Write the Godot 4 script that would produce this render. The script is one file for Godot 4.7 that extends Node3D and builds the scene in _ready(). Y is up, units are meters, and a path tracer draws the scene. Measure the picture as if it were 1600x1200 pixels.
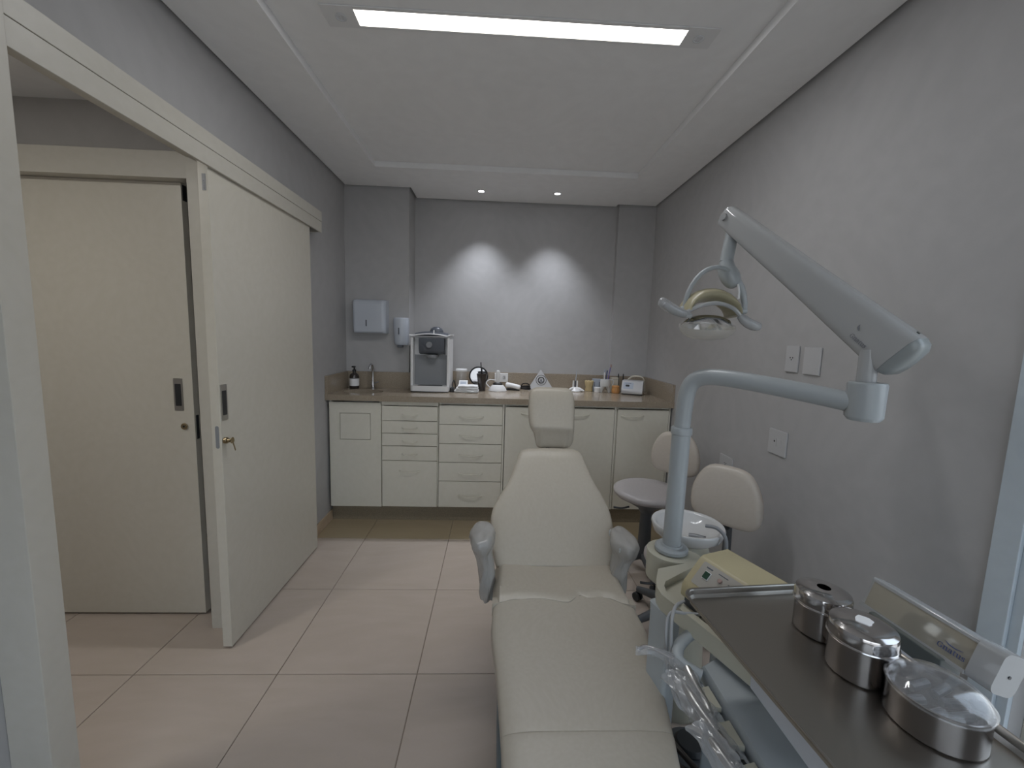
extends Node3D
# A small dental surgery: camera, light, shell, cabinets, chair, unit, then small things.

# ---------------------------------------------------------------- room measures (metres)
const XL := -1.272      # left wall
const XR := 1.391       # right wall
const HC := 2.662       # lower ceiling
const HT := 2.702       # raised middle of the ceiling
const ZB := -3.794      # back wall of the alcove
const ZPL := -3.542     # face of the left pier
const ZPR := -3.734     # face of the right pier
const XAL := -0.744
const XAR := 1.056
const ZF := 1.30        # wall behind the camera
const CT := 1.010       # worktop
const CZ := -3.081      # worktop front edge
const TX := -0.9095
const TZ := -1.6517

var T := PackedVector3Array()
var X := Transform3D.IDENTITY
var M := {}
var used := {}
var rng := RandomNumberGenerator.new()

# ---------------------------------------------------------------- mesh builder
func tri(a: Vector3, b: Vector3, c: Vector3) -> void:
	T.append(X * a); T.append(X * b); T.append(X * c)

func quad(a: Vector3, b: Vector3, c: Vector3, d: Vector3) -> void:
	tri(a, b, c); tri(a, c, d)

func fix(start: int) -> void:   # turn a closed shape outwards
	var o := T[start]
	var s := 0.0
	for i in range(start, T.size(), 3):
		s += (T[i] - o).dot((T[i + 1] - o).cross(T[i + 2] - o))
	if s > 0.0:
		for i in range(start, T.size(), 3):
			var k := T[i + 1]; T[i + 1] = T[i + 2]; T[i + 2] = k

func box(a: Vector3, b: Vector3) -> void:
	var s := T.size()
	var p := []
	for i in 8: p.append(Vector3(b.x if i & 1 else a.x, b.y if i & 2 else a.y, b.z if i & 4 else a.z))
	for f in [[0, 1, 3, 2], [4, 6, 7, 5], [0, 4, 5, 1], [2, 3, 7, 6], [0, 2, 6, 4], [1, 5, 7, 3]]:
		quad(p[f[0]], p[f[1]], p[f[2]], p[f[3]])
	fix(s)

func rbox(a: Vector3, b: Vector3, r: float, seg := 1) -> void:   # box with rounded edges
	var s := T.size()
	var c := (a + b) * 0.5
	var h := (b - a).abs() * 0.5
	r = minf(r, minf(h.x, minf(h.y, h.z)) * 0.999)
	for ax in 3:
		var u := (ax + 1) % 3
		var w := (ax + 2) % 3
		var cu := []
		var cw := []
		for k in seg + 1:
			cu.append(-h[u] + r * (1.0 - cos(k * PI * 0.5 / seg) if false else float(k) / seg)); cw.append(-h[w] + r * float(k) / seg)
		for k in seg + 1:
			cu.append(h[u] - r + r * float(k) / seg); cw.append(h[w] - r + r * float(k) / seg)
		for side in [-1.0, 1.0]:
			for i in cu.size() - 1:
				for j in cw.size() - 1:
					var q := []
					for e in [[i, j], [i + 1, j], [i + 1, j + 1], [i, j + 1]]:
						var p := Vector3.ZERO
						p[ax] = side * h[ax]; p[u] = cu[e[0]]; p[w] = cw[e[1]]
						var inner := p.clamp(-(h - Vector3.ONE * r), h - Vector3.ONE * r)
						var d := p - inner
						q.append(c + inner + (d.normalized() * r if d.length() > 1e-7 else d))
					if side > 0: quad(q[0], q[1], q[2], q[3])
					else: quad(q[3], q[2], q[1], q[0])
	fix(s)

func loft(rings: Array, cap0 := true, cap1 := true, closed := true) -> void:
	var s := T.size()
	var n: int = rings[0].size()
	for i in rings.size() - 1:
		var A: PackedVector3Array = rings[i]
		var B: PackedVector3Array = rings[i + 1]
		for j in (n if closed else n - 1):
			quad(A[j], A[(j + 1) % n], B[(j + 1) % n], B[j])
	if cap0: fan(rings[0], true)
	if cap1: fan(rings[rings.size() - 1], false)
	if cap0 and cap1: fix(s)

func fan(r: PackedVector3Array, back: bool) -> void:
	var c := Vector3.ZERO
	for p in r: c += p
	c /= r.size()
	for j in r.size():
		if back: tri(c, r[(j + 1) % r.size()], r[j])
		else: tri(c, r[j], r[(j + 1) % r.size()])

func lathe(prof: Array, at := Vector3.ZERO, n := 32, sx := 1.0, sz := 1.0, closed := true) -> void:   # prof: Vector2(radius, height)
	var rings := []
	for p in prof:
		var r := PackedVector3Array()
		for j in n:
			var a := TAU * j / n
			r.append(at + Vector3(cos(a) * maxf(p.x, 1e-5) * sx, p.y, sin(a) * maxf(p.x, 1e-5) * sz))
		rings.append(r)
	loft(rings, closed, closed)

func tube(pts: Array, rad, n := 12, caps := true, flat := 1.0) -> void:   # rad: number or array; flat squeezes one way
	var rings := []
	var up := Vector3.UP
	for i in pts.size():
		var d: Vector3 = (pts[mini(i + 1, pts.size() - 1)] - pts[maxi(i - 1, 0)]).normalized()
		if i == 0:
			up = Vector3.UP if absf(d.y) < 0.9 else Vector3.RIGHT
		var side := d.cross(up).normalized()
		up = side.cross(d).normalized()
		var r: float = rad[i] if rad is Array else rad
		var g := PackedVector3Array()
		for j in n:
			var a := TAU * j / n
			g.append(pts[i] + side * cos(a) * r * flat + up * sin(a) * r)
		rings.append(g)
	loft(rings, caps, caps)

func smooth(pts: Array, per := 8) -> Array:   # Catmull-Rom through points
	var out := []
	for i in pts.size() - 1:
		var a: Vector3 = pts[maxi(i - 1, 0)]
		var b: Vector3 = pts[i]
		var c: Vector3 = pts[i + 1]
		var d: Vector3 = pts[mini(i + 2, pts.size() - 1)]
		for k in per:
			out.append(b.cubic_interpolate(c, a, d, float(k) / per))
	out.append(pts[pts.size() - 1])
	return out

func cyl(a: Vector3, b: Vector3, r: float, n := 20, bev := 0.0) -> void:
	if bev > 0.0:
		var d := (b - a).normalized()
		tube([a, a + d * bev * 0.01, a + d * bev, b - d * bev, b - d * bev * 0.01, b], [r - bev, r - bev * 0.98, r, r, r - bev * 0.98, r - bev], n)
	else:
		tube([a, b], r, n)

func prism(poly: PackedVector2Array, d0: float, d1: float, axis := 1) -> void:   # polygon drawn out along x (0: poly = z,y), y (1: poly = x,z) or z (2: poly = x,y)
	var s := T.size()
	var idx := Geometry2D.triangulate_polygon(poly)
	var f := func(p: Vector2, d: float) -> Vector3:
		return Vector3(d, p.y, p.x) if axis == 0 else (Vector3(p.x, d, p.y) if axis == 1 else Vector3(p.x, p.y, d))
	for i in range(0, idx.size(), 3):
		tri(f.call(poly[idx[i]], d0), f.call(poly[idx[i + 1]], d0), f.call(poly[idx[i + 2]], d0))
		tri(f.call(poly[idx[i]], d1), f.call(poly[idx[i + 2]], d1), f.call(poly[idx[i + 1]], d1))
	# sides follow the winding that the caps have
	var ccw := not Geometry2D.is_polygon_clockwise(poly)
	var n := poly.size()
	var first := 0.0
	if idx.size() >= 3:
		first = (poly[idx[1]] - poly[idx[0]]).cross(poly[idx[2]] - poly[idx[0]])
	for j in n:
		var a := poly[j]
		var b := poly[(j + 1) % n]
		if (first > 0.0) == ccw_of(poly): quad(f.call(b, d0), f.call(a, d0), f.call(a, d1), f.call(b, d1))
		else: quad(f.call(a, d0), f.call(b, d0), f.call(b, d1), f.call(a, d1))
	fix(s)

func ring_prism(outer: PackedVector2Array, inner: PackedVector2Array, y0: float, y1: float) -> void:   # flat ring between two outlines
	var o := outer if ccw_of(outer) else reversed_of(outer)
	var n := reversed_of(inner) if ccw_of(inner) else inner
	var bi := 0
	var bo := 0
	var best := 1e9
	for i in n.size():
		for k in o.size():
			if o[k].distance_to(n[i]) < best:
				best = o[k].distance_to(n[i]); bi = i; bo = k
	var poly := PackedVector2Array()
	for k in o.size() + 1: poly.append(o[(bo + k) % o.size()])
	for k in n.size() + 1: poly.append(n[(bi + k) % n.size()])
	var e := (n[bi] - o[bo]).orthogonal().normalized() * 0.0001
	poly[0] += e; poly[o.size()] -= e; poly[o.size() + 1] -= e; poly[poly.size() - 1] += e
	if Geometry2D.triangulate_polygon(poly).is_empty():
		poly[0] -= 2.0 * e; poly[o.size()] += 2.0 * e; poly[o.size() + 1] += 2.0 * e; poly[poly.size() - 1] -= 2.0 * e
	prism(poly, y0, y1, 1)

func reversed_of(p: PackedVector2Array) -> PackedVector2Array:
	var r := p.duplicate()
	r.reverse()
	return r

func ccw_of(poly: PackedVector2Array) -> bool:
	var s := 0.0
	for j in poly.size():
		s += poly[j].cross(poly[(j + 1) % poly.size()])
	return s > 0.0

func rrect(x0: float, y0: float, x1: float, y1: float, r: float, n := 4) -> PackedVector2Array:
	var o := PackedVector2Array()
	for c in [[x1 - r, y1 - r, 0.0], [x0 + r, y1 - r, 90.0], [x0 + r, y0 + r, 180.0], [x1 - r, y0 + r, 270.0]]:
		for k in n + 1:
			var a := deg_to_rad(c[2] + 90.0 * k / n)
			o.append(Vector2(c[0] + cos(a) * r, c[1] + sin(a) * r))
	return o

# a pad: cross-sections are rounded oblongs, half width w and half thickness t, at centre c with axes ax (width) and an (thickness)
func oblong(c: Vector3, ax: Vector3, an: Vector3, w: float, t: float, n := 40, p := 0.4) -> PackedVector3Array:
	var r := PackedVector3Array()
	for j in n:
		var a := TAU * j / n
		var ca := cos(a)
		var sa := sin(a)
		r.append(c + ax * signf(ca) * pow(absf(ca), p) * w + an * signf(sa) * pow(absf(sa), p) * t)
	return r

func make_mesh(crease := 35.0) -> ArrayMesh:
	var n := T.size()
	var fn := PackedVector3Array()
	fn.resize(n / 3)
	var at := {}
	for i in n / 3:
		fn[i] = (T[i * 3 + 2] - T[i * 3]).cross(T[i * 3 + 1] - T[i * 3])
		for k in 3:
			var key := Vector3i((T[i * 3 + k] * 20000.0).round())
			if at.has(key): at[key].append(i)
			else: at[key] = [i]
	var lim := cos(deg_to_rad(crease))
	var P := PackedVector3Array()
	var N := PackedVector3Array()
	for i in n / 3:
		var me := fn[i].normalized()
		if me == Vector3.ZERO: continue
		for k in 3:
			var s := Vector3.ZERO
			for o in at[Vector3i((T[i * 3 + k] * 20000.0).round())]:
				if fn[o].normalized().dot(me) > lim: s += fn[o]
			P.append(T[i * 3 + k]); N.append(s.normalized() if s.length() > 1e-12 else me)
	var arr := []
	arr.resize(Mesh.ARRAY_MAX)
	arr[Mesh.ARRAY_VERTEX] = P
	arr[Mesh.ARRAY_NORMAL] = N
	var m := ArrayMesh.new()
	m.add_surface_from_arrays(Mesh.PRIMITIVE_TRIANGLES, arr)
	T = PackedVector3Array()
	return m

# ---------------------------------------------------------------- objects
func numbered(parent: Node, called: String) -> String:
	var key := str(parent.get_instance_id()) + called
	if not used.has(key):
		used[key] = 0
		return called
	used[key] += 1
	return "%s_%03d" % [called, used[key]]

func put(called: String, mesh: Mesh, mat: Material, parent: Node = self) -> MeshInstance3D:
	var o := MeshInstance3D.new()
	o.name = numbered(parent, called)
	o.mesh = mesh
	o.material_override = mat
	o.cast_shadow = GeometryInstance3D.SHADOW_CASTING_SETTING_ON
	parent.add_child(o, true)
	return o

func obj(called: String, mat: Material, parent: Node = self, crease := 35.0) -> MeshInstance3D:
	return put(called, make_mesh(crease), mat, parent)

func tag(o: Node, label: String, category: String, group := "") -> Node:
	o.set_meta("label", label); o.set_meta("category", category)
	if group: o.set_meta("group", group)
	return o

func thing(called: String, label: String, category: String, at := Vector3.ZERO, turn := 0.0, group := "") -> Node3D:
	var o := Node3D.new()
	o.name = numbered(self, called)
	add_child(o, true)
	o.position = at; o.rotation.y = turn
	tag(o, label, category, group)
	return o

func structure(called: String, label: String) -> Node3D:
	var o := Node3D.new()
	o.name = numbered(self, called)
	add_child(o, true)
	o.set_meta("kind", "structure"); o.set_meta("label", label)
	return o

# ---------------------------------------------------------------- materials
func noise_tex(seed_: int, size: int, fx: float, fy: float, lo: Color, hi: Color, power := 1.0) -> ImageTexture:
	var n := FastNoiseLite.new()
	n.seed = seed_; n.noise_type = FastNoiseLite.TYPE_SIMPLEX_SMOOTH; n.fractal_octaves = 4; n.frequency = 1.0
	var im := Image.create(size, size, true, Image.FORMAT_RGB8)
	for y in size:
		for x in size:   # wraps round
			var a := TAU * x / size
			var b := TAU * y / size
			var v := n.get_noise_3d(cos(a) * fx + sin(b) * fy * 0.7, sin(a) * fx + 17.0, cos(b) * fy + sin(b) * fy * 0.7)
			im.set_pixel(x, y, lo.lerp(hi, pow(clampf(v * 0.9 + 0.5, 0.0, 1.0), power)))
	im.generate_mipmaps()
	return ImageTexture.create_from_image(im)

func mat(c: Color, rough := 0.5, metal := 0.0) -> StandardMaterial3D:
	var m := StandardMaterial3D.new()
	m.albedo_color = c; m.roughness = rough; m.metallic = metal
	return m

func textured(tex: Texture2D, scale: float, rough: float, world := false, off := Vector3.ZERO) -> StandardMaterial3D:
	var m := StandardMaterial3D.new()
	m.albedo_texture = tex; m.roughness = rough
	m.uv1_triplanar = true; m.uv1_world_triplanar = world
	m.uv1_scale = Vector3.ONE * scale; m.uv1_offset = off
	return m

func film(c: Color, alpha: float, rough: float) -> StandardMaterial3D:
	var m := mat(c, rough)
	m.transparency = BaseMaterial3D.TRANSPARENCY_ALPHA
	m.albedo_color.a = alpha
	return m

func glow(c: Color, e: float) -> StandardMaterial3D:
	var m := mat(c, 0.4)
	m.emission_enabled = true; m.emission = c; m.emission_energy_multiplier = e
	return m

func materials() -> void:
	M.wall = textured(noise_tex(3, 128, 2.0, 2.0, Color("b1b0b0"), Color("b6b5b5")), 0.8, 0.75, true)
	M.ceiling = textured(noise_tex(4, 128, 2.0, 2.0, Color("f0f0f0"), Color("f4f4f4")), 0.8, 0.85, true)
	M.corridor = textured(noise_tex(5, 128, 2.0, 2.0, Color("b3b1af"), Color("b8b6b4")), 0.8, 0.8, true)
	M.door = textured(noise_tex(6, 128, 3.0, 3.0, Color("cac5b8"), Color("cec9bd")), 1.2, 0.38, true)
	M.trim = textured(noise_tex(7, 128, 3.0, 3.0, Color("c2beb3"), Color("c6c2b8")), 1.2, 0.42, true)
	M.cabinet = textured(noise_tex(8, 128, 3.0, 3.0, Color("d8d4c6"), Color("dcd8cb")), 1.2, 0.36, true)
	var tt := noise_tex(11, 256, 0.7, 2.6, Color("bbaea2"), Color("c0b3a8"))
	var tb := noise_tex(12, 256, 0.7, 2.6, Color("a6977c"), Color("ab9c82"))  # back row: its duller floor reflection is put into a tan tile colour
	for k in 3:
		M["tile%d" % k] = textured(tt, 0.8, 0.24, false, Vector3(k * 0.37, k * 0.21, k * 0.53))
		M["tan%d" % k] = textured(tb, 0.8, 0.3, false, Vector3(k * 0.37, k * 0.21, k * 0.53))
	M.grout = mat(Color("8d8176"), 0.9)
	M.casing = textured(noise_tex(21, 128, 3.0, 3.0, Color("c0cad2"), Color("c5cfd6")), 1.2, 0.42, true)  # white casing with the blue of daylight mixed into its colour
	M.skirting = textured(noise_tex(13, 128, 2.0, 4.0, Color("bda88f"), Color("c8b49c")), 1.0, 0.35, true)
	M.granite = textured(noise_tex(14, 512, 14.0, 14.0, Color("8e8170"), Color("ab9f8e")), 1.6, 0.16, true)
	M.plinth = textured(noise_tex(15, 256, 12.0, 12.0, Color("7c7160"), Color("968a76")), 1.6, 0.4, true)
	M.steel = mat(Color("b9b7b4"), 0.3, 1.0)
	M.chrome = mat(Color("d0d0d2"), 0.12, 1.0)
	M.dark_metal = mat(Color("4c4d50"), 0.35, 0.8)
	M.tray = mat(Color("98938c"), 0.33, 1.0)
	M.can = mat(Color("b3afae"), 0.2, 1.0)
	M.lid = mat(Color("c2bfbe"), 0.13, 1.0)
	M.brass = mat(Color("a59679"), 0.35, 1.0)
	M.black = mat(Color("17181a"), 0.4)
	M.void = mat(Color("0c0d0e"), 0.9)
	M.vinyl = textured(noise_tex(16, 256, 5.0, 5.0, Color("b1a99b"), Color("b6afa2")), 2.0, 0.4)
	M.frame = mat(Color("7f888b"), 0.45)
	M.base_cover = mat(Color("66747b"), 0.5)
	M.bracket = mat(Color("5b615f"), 0.45)
	M.unit = mat(Color("abb1b4"), 0.4)
	M.pole = mat(Color("9ea3a5"), 0.32)
	M.arm = mat(Color("a1a2a2"), 0.1)
	M.arm_end = mat(Color("8b9090"), 0.3)
	M.plate = mat(Color("b5b2a2"), 0.42)
	M.cream = mat(Color("b8ad8b"), 0.38)
	M.cream_panel = mat(Color("a9a59d"), 0.4)
	M.lampshell = mat(Color("a29b80"), 0.32)
	M.glass_cover = film(Color("d8d4c8"), 0.28, 0.08)
	M.ceramic = mat(Color("cbcbca"), 0.15)
	M.bag = film(Color("acaaa6"), 0.88, 0.24)
	M.sleeve = film(Color("b9bbbd"), 0.34, 0.16)
	M.clear = film(Color("eef0f2"), 0.05, 0.05)
	M.glass = film(Color("dfe8ea"), 0.1, 0.03)
	M.smoke = film(Color("38322f"), 0.72, 0.08)
	M.stool = textured(noise_tex(18, 256, 5.0, 5.0, Color("c6bdb1"), Color("ccc3b8")), 2.0, 0.42)
	M.stool_seat = textured(noise_tex(19, 256, 5.0, 5.0, Color("b0abab"), Color("b7b2b1")), 2.0, 0.36)
	M.stool_frame = mat(Color("55585b"), 0.45)
	M.castor = mat(Color("303234"), 0.5)
	M.plastic = mat(Color("c0c6cf"), 0.2)
	M.white = mat(Color("e6e6e6"), 0.35)
	M.switch = mat(Color("bfbfc0"), 0.3)
	M.grey = mat(Color("87898c"), 0.4)
	M.slate = mat(Color("565a61"), 0.35)
	M.paper = mat(Color("ececec"), 0.8)
	M.blue_ink = mat(Color("45517a"), 0.5)
	M.ink = mat(Color("74757b"), 0.5)
	M.green = mat(Color("12402c"), 0.3)
	M.orange = mat(Color("bd8850"), 0.45)
	M.yellow = mat(Color("c4b085"), 0.45)
	M.pink = mat(Color("a58d86"), 0.5)
	M.violet = mat(Color("6d5f9a"), 0.4)
	M.card = mat(Color("a9b1bd"), 0.5)
	M.beige = mat(Color("c8c1b2"), 0.5)
	M.mirror = mat(Color("d8d8da"), 0.04, 1.0)
	M.viewer = mat(Color("a9a498"), 0.1)
	M.viewer.metallic = 0.35
	M.hose = mat(Color("a8aaac"), 0.45)
	M.dark_hose = mat(Color("4b4540"), 0.5)
	M.tube_glow = glow(Color("fffaf0"), 6.0)
	M.spot_glow = glow(Color("f8faff"), 14.0)
	M.corridor_glow = glow(Color("fff6e8"), 5.0)
	M.led_off = mat(Color("d8dadd"), 0.15)

# ---------------------------------------------------------------- camera, sky and light
func view_and_light() -> void:
	var cam := Camera3D.new()
	cam.name = "camera"
	cam.fov = 86.33
	cam.near = 0.02
	cam.transform = Transform3D(Basis(Vector3(0.99883, 0.03016, 0.037805), Vector3(-0.025615, 0.992986, -0.115423), Vector3(-0.041021, 0.114319, 0.992597)), Vector3(0, 1.4795, 0))
	add_child(cam)
	cam.current = true
	var we := WorldEnvironment.new()
	we.name = "world"
	var e := Environment.new()
	e.background_mode = Environment.BG_SKY
	var sky := Sky.new()
	var sm := ProceduralSkyMaterial.new()
	sm.sky_top_color = Color("b4c4d6"); sm.sky_horizon_color = Color("d9dfe4")
	sm.ground_horizon_color = Color("b9bec2"); sm.ground_bottom_color = Color("8d9093")
	sm.sun_angle_max = 0.0
	sky.sky_material = sm
	e.sky = sky
	e.background_energy_multiplier = 4.1
	e.tonemap_mode = Environment.TONE_MAPPER_LINEAR
	e.tonemap_exposure = 1.08
	e.sdfgi_enabled = true; e.ssao_enabled = true; e.ssil_enabled = true
	we.environment = e
	add_child(we)

func area(called: String, at: Vector3, size: Vector2, energy: float, c: Color) -> void:
	var l := AreaLight3D.new()
	l.name = called
	l.area_size = size
	l.area_normalize_energy = true
	l.light_energy = energy; l.light_color = c
	l.position = at
	l.rotation_degrees = Vector3(-90, 0, 0)
	l.set("area_range", 12.0)
	l.shadow_enabled = true
	add_child(l)

# ---------------------------------------------------------------- room shell
func shell() -> void:
	# floor: screed and separate tiles
	var fl := structure("floor", "beige glazed floor tiles with thin brown joints")
	box(Vector3(-3.05, -0.12, -4.0), Vector3(1.6, -0.006, 1.5)); obj("screed", M.grout, fl)
	var g := 0.0016
	for v in 1:
		var a := Vector3(-0.3 + g, -0.006, -0.3 + g)
		var b := Vector3(0.3 - g, 0.0, 0.3 - g)
		var c := 0.0018
		var s := T.size()
		var lo := PackedVector3Array([Vector3(a.x, a.y, a.z), Vector3(b.x, a.y, a.z), Vector3(b.x, a.y, b.z), Vector3(a.x, a.y, b.z)])
		var mid := PackedVector3Array([Vector3(a.x, -c, a.z), Vector3(b.x, -c, a.z), Vector3(b.x, -c, b.z), Vector3(a.x, -c, b.z)])
		var top := PackedVector3Array([Vector3(a.x + c, 0, a.z + c), Vector3(b.x - c, 0, a.z + c), Vector3(b.x - c, 0, b.z - c), Vector3(a.x + c, 0, b.z - c)])
		loft([lo, mid, top])
	var tile := make_mesh(20.0)
	for i in range(-3, 5):
		for j in range(-4, 5):
			var x := TX + 0.6 * i - 0.3
			var z := TZ + 0.6 * j + 0.3
			if (x > -1.0 and z < -3.9) or (x < -1.6 and z < -3.0): continue
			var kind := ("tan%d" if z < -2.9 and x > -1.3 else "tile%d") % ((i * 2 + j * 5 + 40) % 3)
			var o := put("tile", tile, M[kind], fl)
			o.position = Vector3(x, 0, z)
	# ceiling: slab, lower border round a raised middle, dark gap along the walls
	var ce := structure("ceiling", "white plaster ceiling with a shallow raised middle and shadow gap")
	box(Vector3(-3.05, HT, -4.0), Vector3(1.6, HT + 0.15, 1.5)); obj("slab", M.ceiling, ce)
	var gp := 0.018
	var xl := XL + gp
	var xr := XR - gp
	box(Vector3(xl, HC, -3.126), Vector3(-0.90, HT - 0.001, 1.25))
	box(Vector3(1.01, HC, -3.126), Vector3(xr, HT - 0.001, 1.25))
	box(Vector3(-0.90, HC, 0.35), Vector3(1.01, HT - 0.001, 1.25))
	box(Vector3(xl, HC, ZPL + gp), Vector3(xr, HT - 0.001, -3.126))
	box(Vector3(XAL + gp, HC, ZPR + gp), Vector3(xr, HT - 0.001, ZPL + gp))
	box(Vector3(XAL + gp, HC, ZB + gp), Vector3(XAR - gp, HT - 0.001, ZPR + gp))
	obj("border", M.ceiling, ce)
	# walls
	var w := structure("wall_left", "light grey painted wall with a doorway")
	box(Vector3(XL - 0.092, 0, -3.95), Vector3(XL, HT, -1.95))
	box(Vector3(XL - 0.092, 0, -1.115), Vector3(XL, HT, 1.42))
	box(Vector3(XL - 0.092, 2.232, -1.95), Vector3(XL, HT, -1.115))
	obj("plaster", M.wall, w)
	w = structure("wall_back", "light grey back wall with two shallow piers beside an alcove")
	box(Vector3(XL, 0, ZB - 0.12), Vector3(XR + 0.12, HT, ZB)); obj("plaster", M.wall, w)
	box(Vector3(XL, 0, ZB), Vector3(XAL, HT, ZPL)); obj("pier", M.wall, w)
	box(Vector3(XAR, 0, ZB), Vector3(XR, HT, ZPR)); obj("pier", M.wall, w)
	w = structure("wall_right", "light grey painted wall with sockets and a glazed door")
	box(Vector3(XR, 0, ZB), Vector3(XR + 0.12, HT, -0.93))
	box(Vector3(XR, 0, -0.05), Vector3(XR + 0.12, HT, 1.42))
	box(Vector3(XR, 2.12, -0.93), Vector3(XR + 0.12, HT, -0.05))
	obj("plaster", M.wall, w)
	w = structure("wall_front", "light grey wall behind the viewer")
	box(Vector3(XL, 0, ZF), Vector3(-0.95, HT, ZF + 0.12)); box(Vector3(1.15, 0, ZF), Vector3(XR, HT, ZF + 0.12))
	box(Vector3(-0.95, 0, ZF), Vector3(1.15, 0.35, ZF + 0.12)); box(Vector3(-0.95, 2.35, ZF), Vector3(1.15, HT, ZF + 0.12))
	obj("plaster", M.wall, w)
	w = structure("added_window_1", "wide white framed window added behind the viewer for soft frontal daylight")  # unseen window, added to spread soft daylight from behind the camera
	for x in [-0.95, 0.07, 1.09]: box(Vector3(x, 0.35, ZF + 0.03), Vector3(x + 0.06, 2.35, ZF + 0.09))
	box(Vector3(-0.89, 0.35, ZF + 0.03), Vector3(1.09, 0.41, ZF + 0.09)); box(Vector3(-0.89, 2.29, ZF + 0.03), Vector3(1.09, 2.35, ZF + 0.09))
	obj("window_frame", M.trim, w)
	box(Vector3(-0.89, 0.41, ZF + 0.055), Vector3(0.07, 2.29, ZF + 0.061)); obj("pane", M.glass, w)
	box(Vector3(0.13, 0.41, ZF + 0.055), Vector3(1.09, 2.29, ZF + 0.061)); obj("pane", M.glass, w)
	# corridor beyond the doorway
	w = structure("wall_corridor", "grey corridor walls beyond the sliding door")
	box(Vector3(-2.95, 0, -2.20), Vector3(-1.95, 2.496, -2.08))
	box(Vector3(-1.95, 2.15, -2.20), Vector3(-1.3645, 2.496, -2.08))
	box(Vector3(-2.95, 0, -2.08), Vector3(-2.83, 2.496, 0.55))
	box(Vector3(-2.83, 0, 0.43), Vector3(-1.3645, 2.496, 0.55))
	obj("plaster", M.corridor, w)
	box(Vector3(-2.95, 0, -3.0), Vector3(-1.3645, 2.496, -2.9))
	box(Vector3(-2.95, 0, -2.9), Vector3(-2.85, 2.496, -2.2))
	obj("closet_wall", M.corridor, w)
	box(Vector3(-2.95, 2.496, -3.0), Vector3(-1.3645, HT, 0.55)); obj("corridor_ceiling", M.ceiling, w)
	# doorway lining, stop post and sliding door track
	w = structure("trim_1", "white door frame lining round the doorway")
	box(Vector3(XL - 0.098, 0, -1.949), Vector3(XL + 0.006, 2.2135, -1.932))
	obj("jamb_lining", M.trim, w)
	rbox(Vector3(XL - 0.098, 2.214, -1.932), Vector3(XL - 0.001, 2.2315, -1.1155), 0.001)
	obj("head_lining", M.trim, w)
	w = structure("trim_2", "white upright stop post at the near side of the doorway")
	rbox(Vector3(XL + 0.0005, 0, -1.092), Vector3(-1.165, 2.34, -1.022), 0.003); obj("stop_post", M.trim, w)
	rbox(Vector3(XL - 0.096, 0, -1.128), Vector3(XL, 2.2135, -1.1155), 0.002); obj("jamb_lining", M.trim, w)
	w = structure("trim_3", "long white box over the sliding door track")
	rbox(Vector3(-1.186, 2.196, -2.855), Vector3(-1.17, 2.258, -1.0925), 0.002); rbox(Vector3(XL + 0.0005, 2.242, -2.855), Vector3(-1.1865, 2.258, -1.0925), 0.002); obj("upper_board", M.trim, w)
	box(Vector3(XL + 0.0005, 2.127, -2.855), Vector3(-1.1865, 2.2415, -2.840)); obj("end_board", M.trim, w)
	rbox(Vector3(-1.1855, 2.126, -2.855), Vector3(-1.1715, 2.1948, -1.0925), 0.002); obj("lower_board", M.trim, w)
	w = structure("trim_4", "white track box above the corridor sliding door")
	rbox(Vector3(-2.60, 2.138, -2.079), Vector3(-1.372, 2.252, -1.976), 0.002); obj("track_box", M.trim, w)
	w = structure("baseboard_left", "beige tile skirting at the foot of the left wall")
	rbox(Vector3(XL + 0.0005, 0.0, -3.16), Vector3(XL + 0.012, 0.08, -1.96), 0.002); obj("skirting", M.skirting, w)
	w = structure("baseboard_right", "beige tile skirting at the foot of the right wall")
	rbox(Vector3(XR - 0.012, 0.0, -3.1), Vector3(XR - 0.0005, 0.08, -1.03), 0.002); obj("skirting", M.skirting, w)
	# glazed door in the right wall, just outside the picture but for its casing
	w = structure("trim_5", "white casing round the glazed door at the right edge")
	rbox(Vector3(XR - 0.022, 0, -1.016), Vector3(XR - 0.0005, 2.2, -0.955), 0.003)
	rbox(Vector3(XR - 0.012, 0, -0.955), Vector3(XR + 0.119, 2.119, -0.9305), 0.002)
	obj("casing", M.casing, w)
	w = structure("door_3", "white framed glazed door with daylight behind it")
	box(Vector3(XR + 0.04, 0, -0.929), Vector3(XR + 0.08, 2.119, -0.85))
	box(Vector3(XR + 0.04, 0, -0.13), Vector3(XR + 0.08, 2.119, -0.051))
	box(Vector3(XR + 0.04, 2.03, -0.85), Vector3(XR + 0.08, 2.119, -0.13))
	box(Vector3(XR + 0.04, 0, -0.85), Vector3(XR + 0.08, 0.25, -0.13))
	obj("door_frame", M.trim, w)
	box(Vector3(XR + 0.057, 0.25, -0.85), Vector3(XR + 0.063, 2.03, -0.13)); obj("pane", M.glass, w)
	sliding_doors()

func pull_plate(parent: Node, mlocal: Transform3D) -> void:   # plate in x (width), y (height), facing +z
	X = mlocal
	prism(rrect(-0.021, -0.079, 0.021, 0.079, 0.003), 0.0, 0.003, 2)
	var h := obj("pull_plate", M.steel, parent)
	prism(rrect(-0.014, -0.056, 0.014, 0.052, 0.003), 0.003, 0.0036, 2)
	obj("finger_recess", M.dark_metal, h)
	X = Transform3D.IDENTITY

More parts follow.
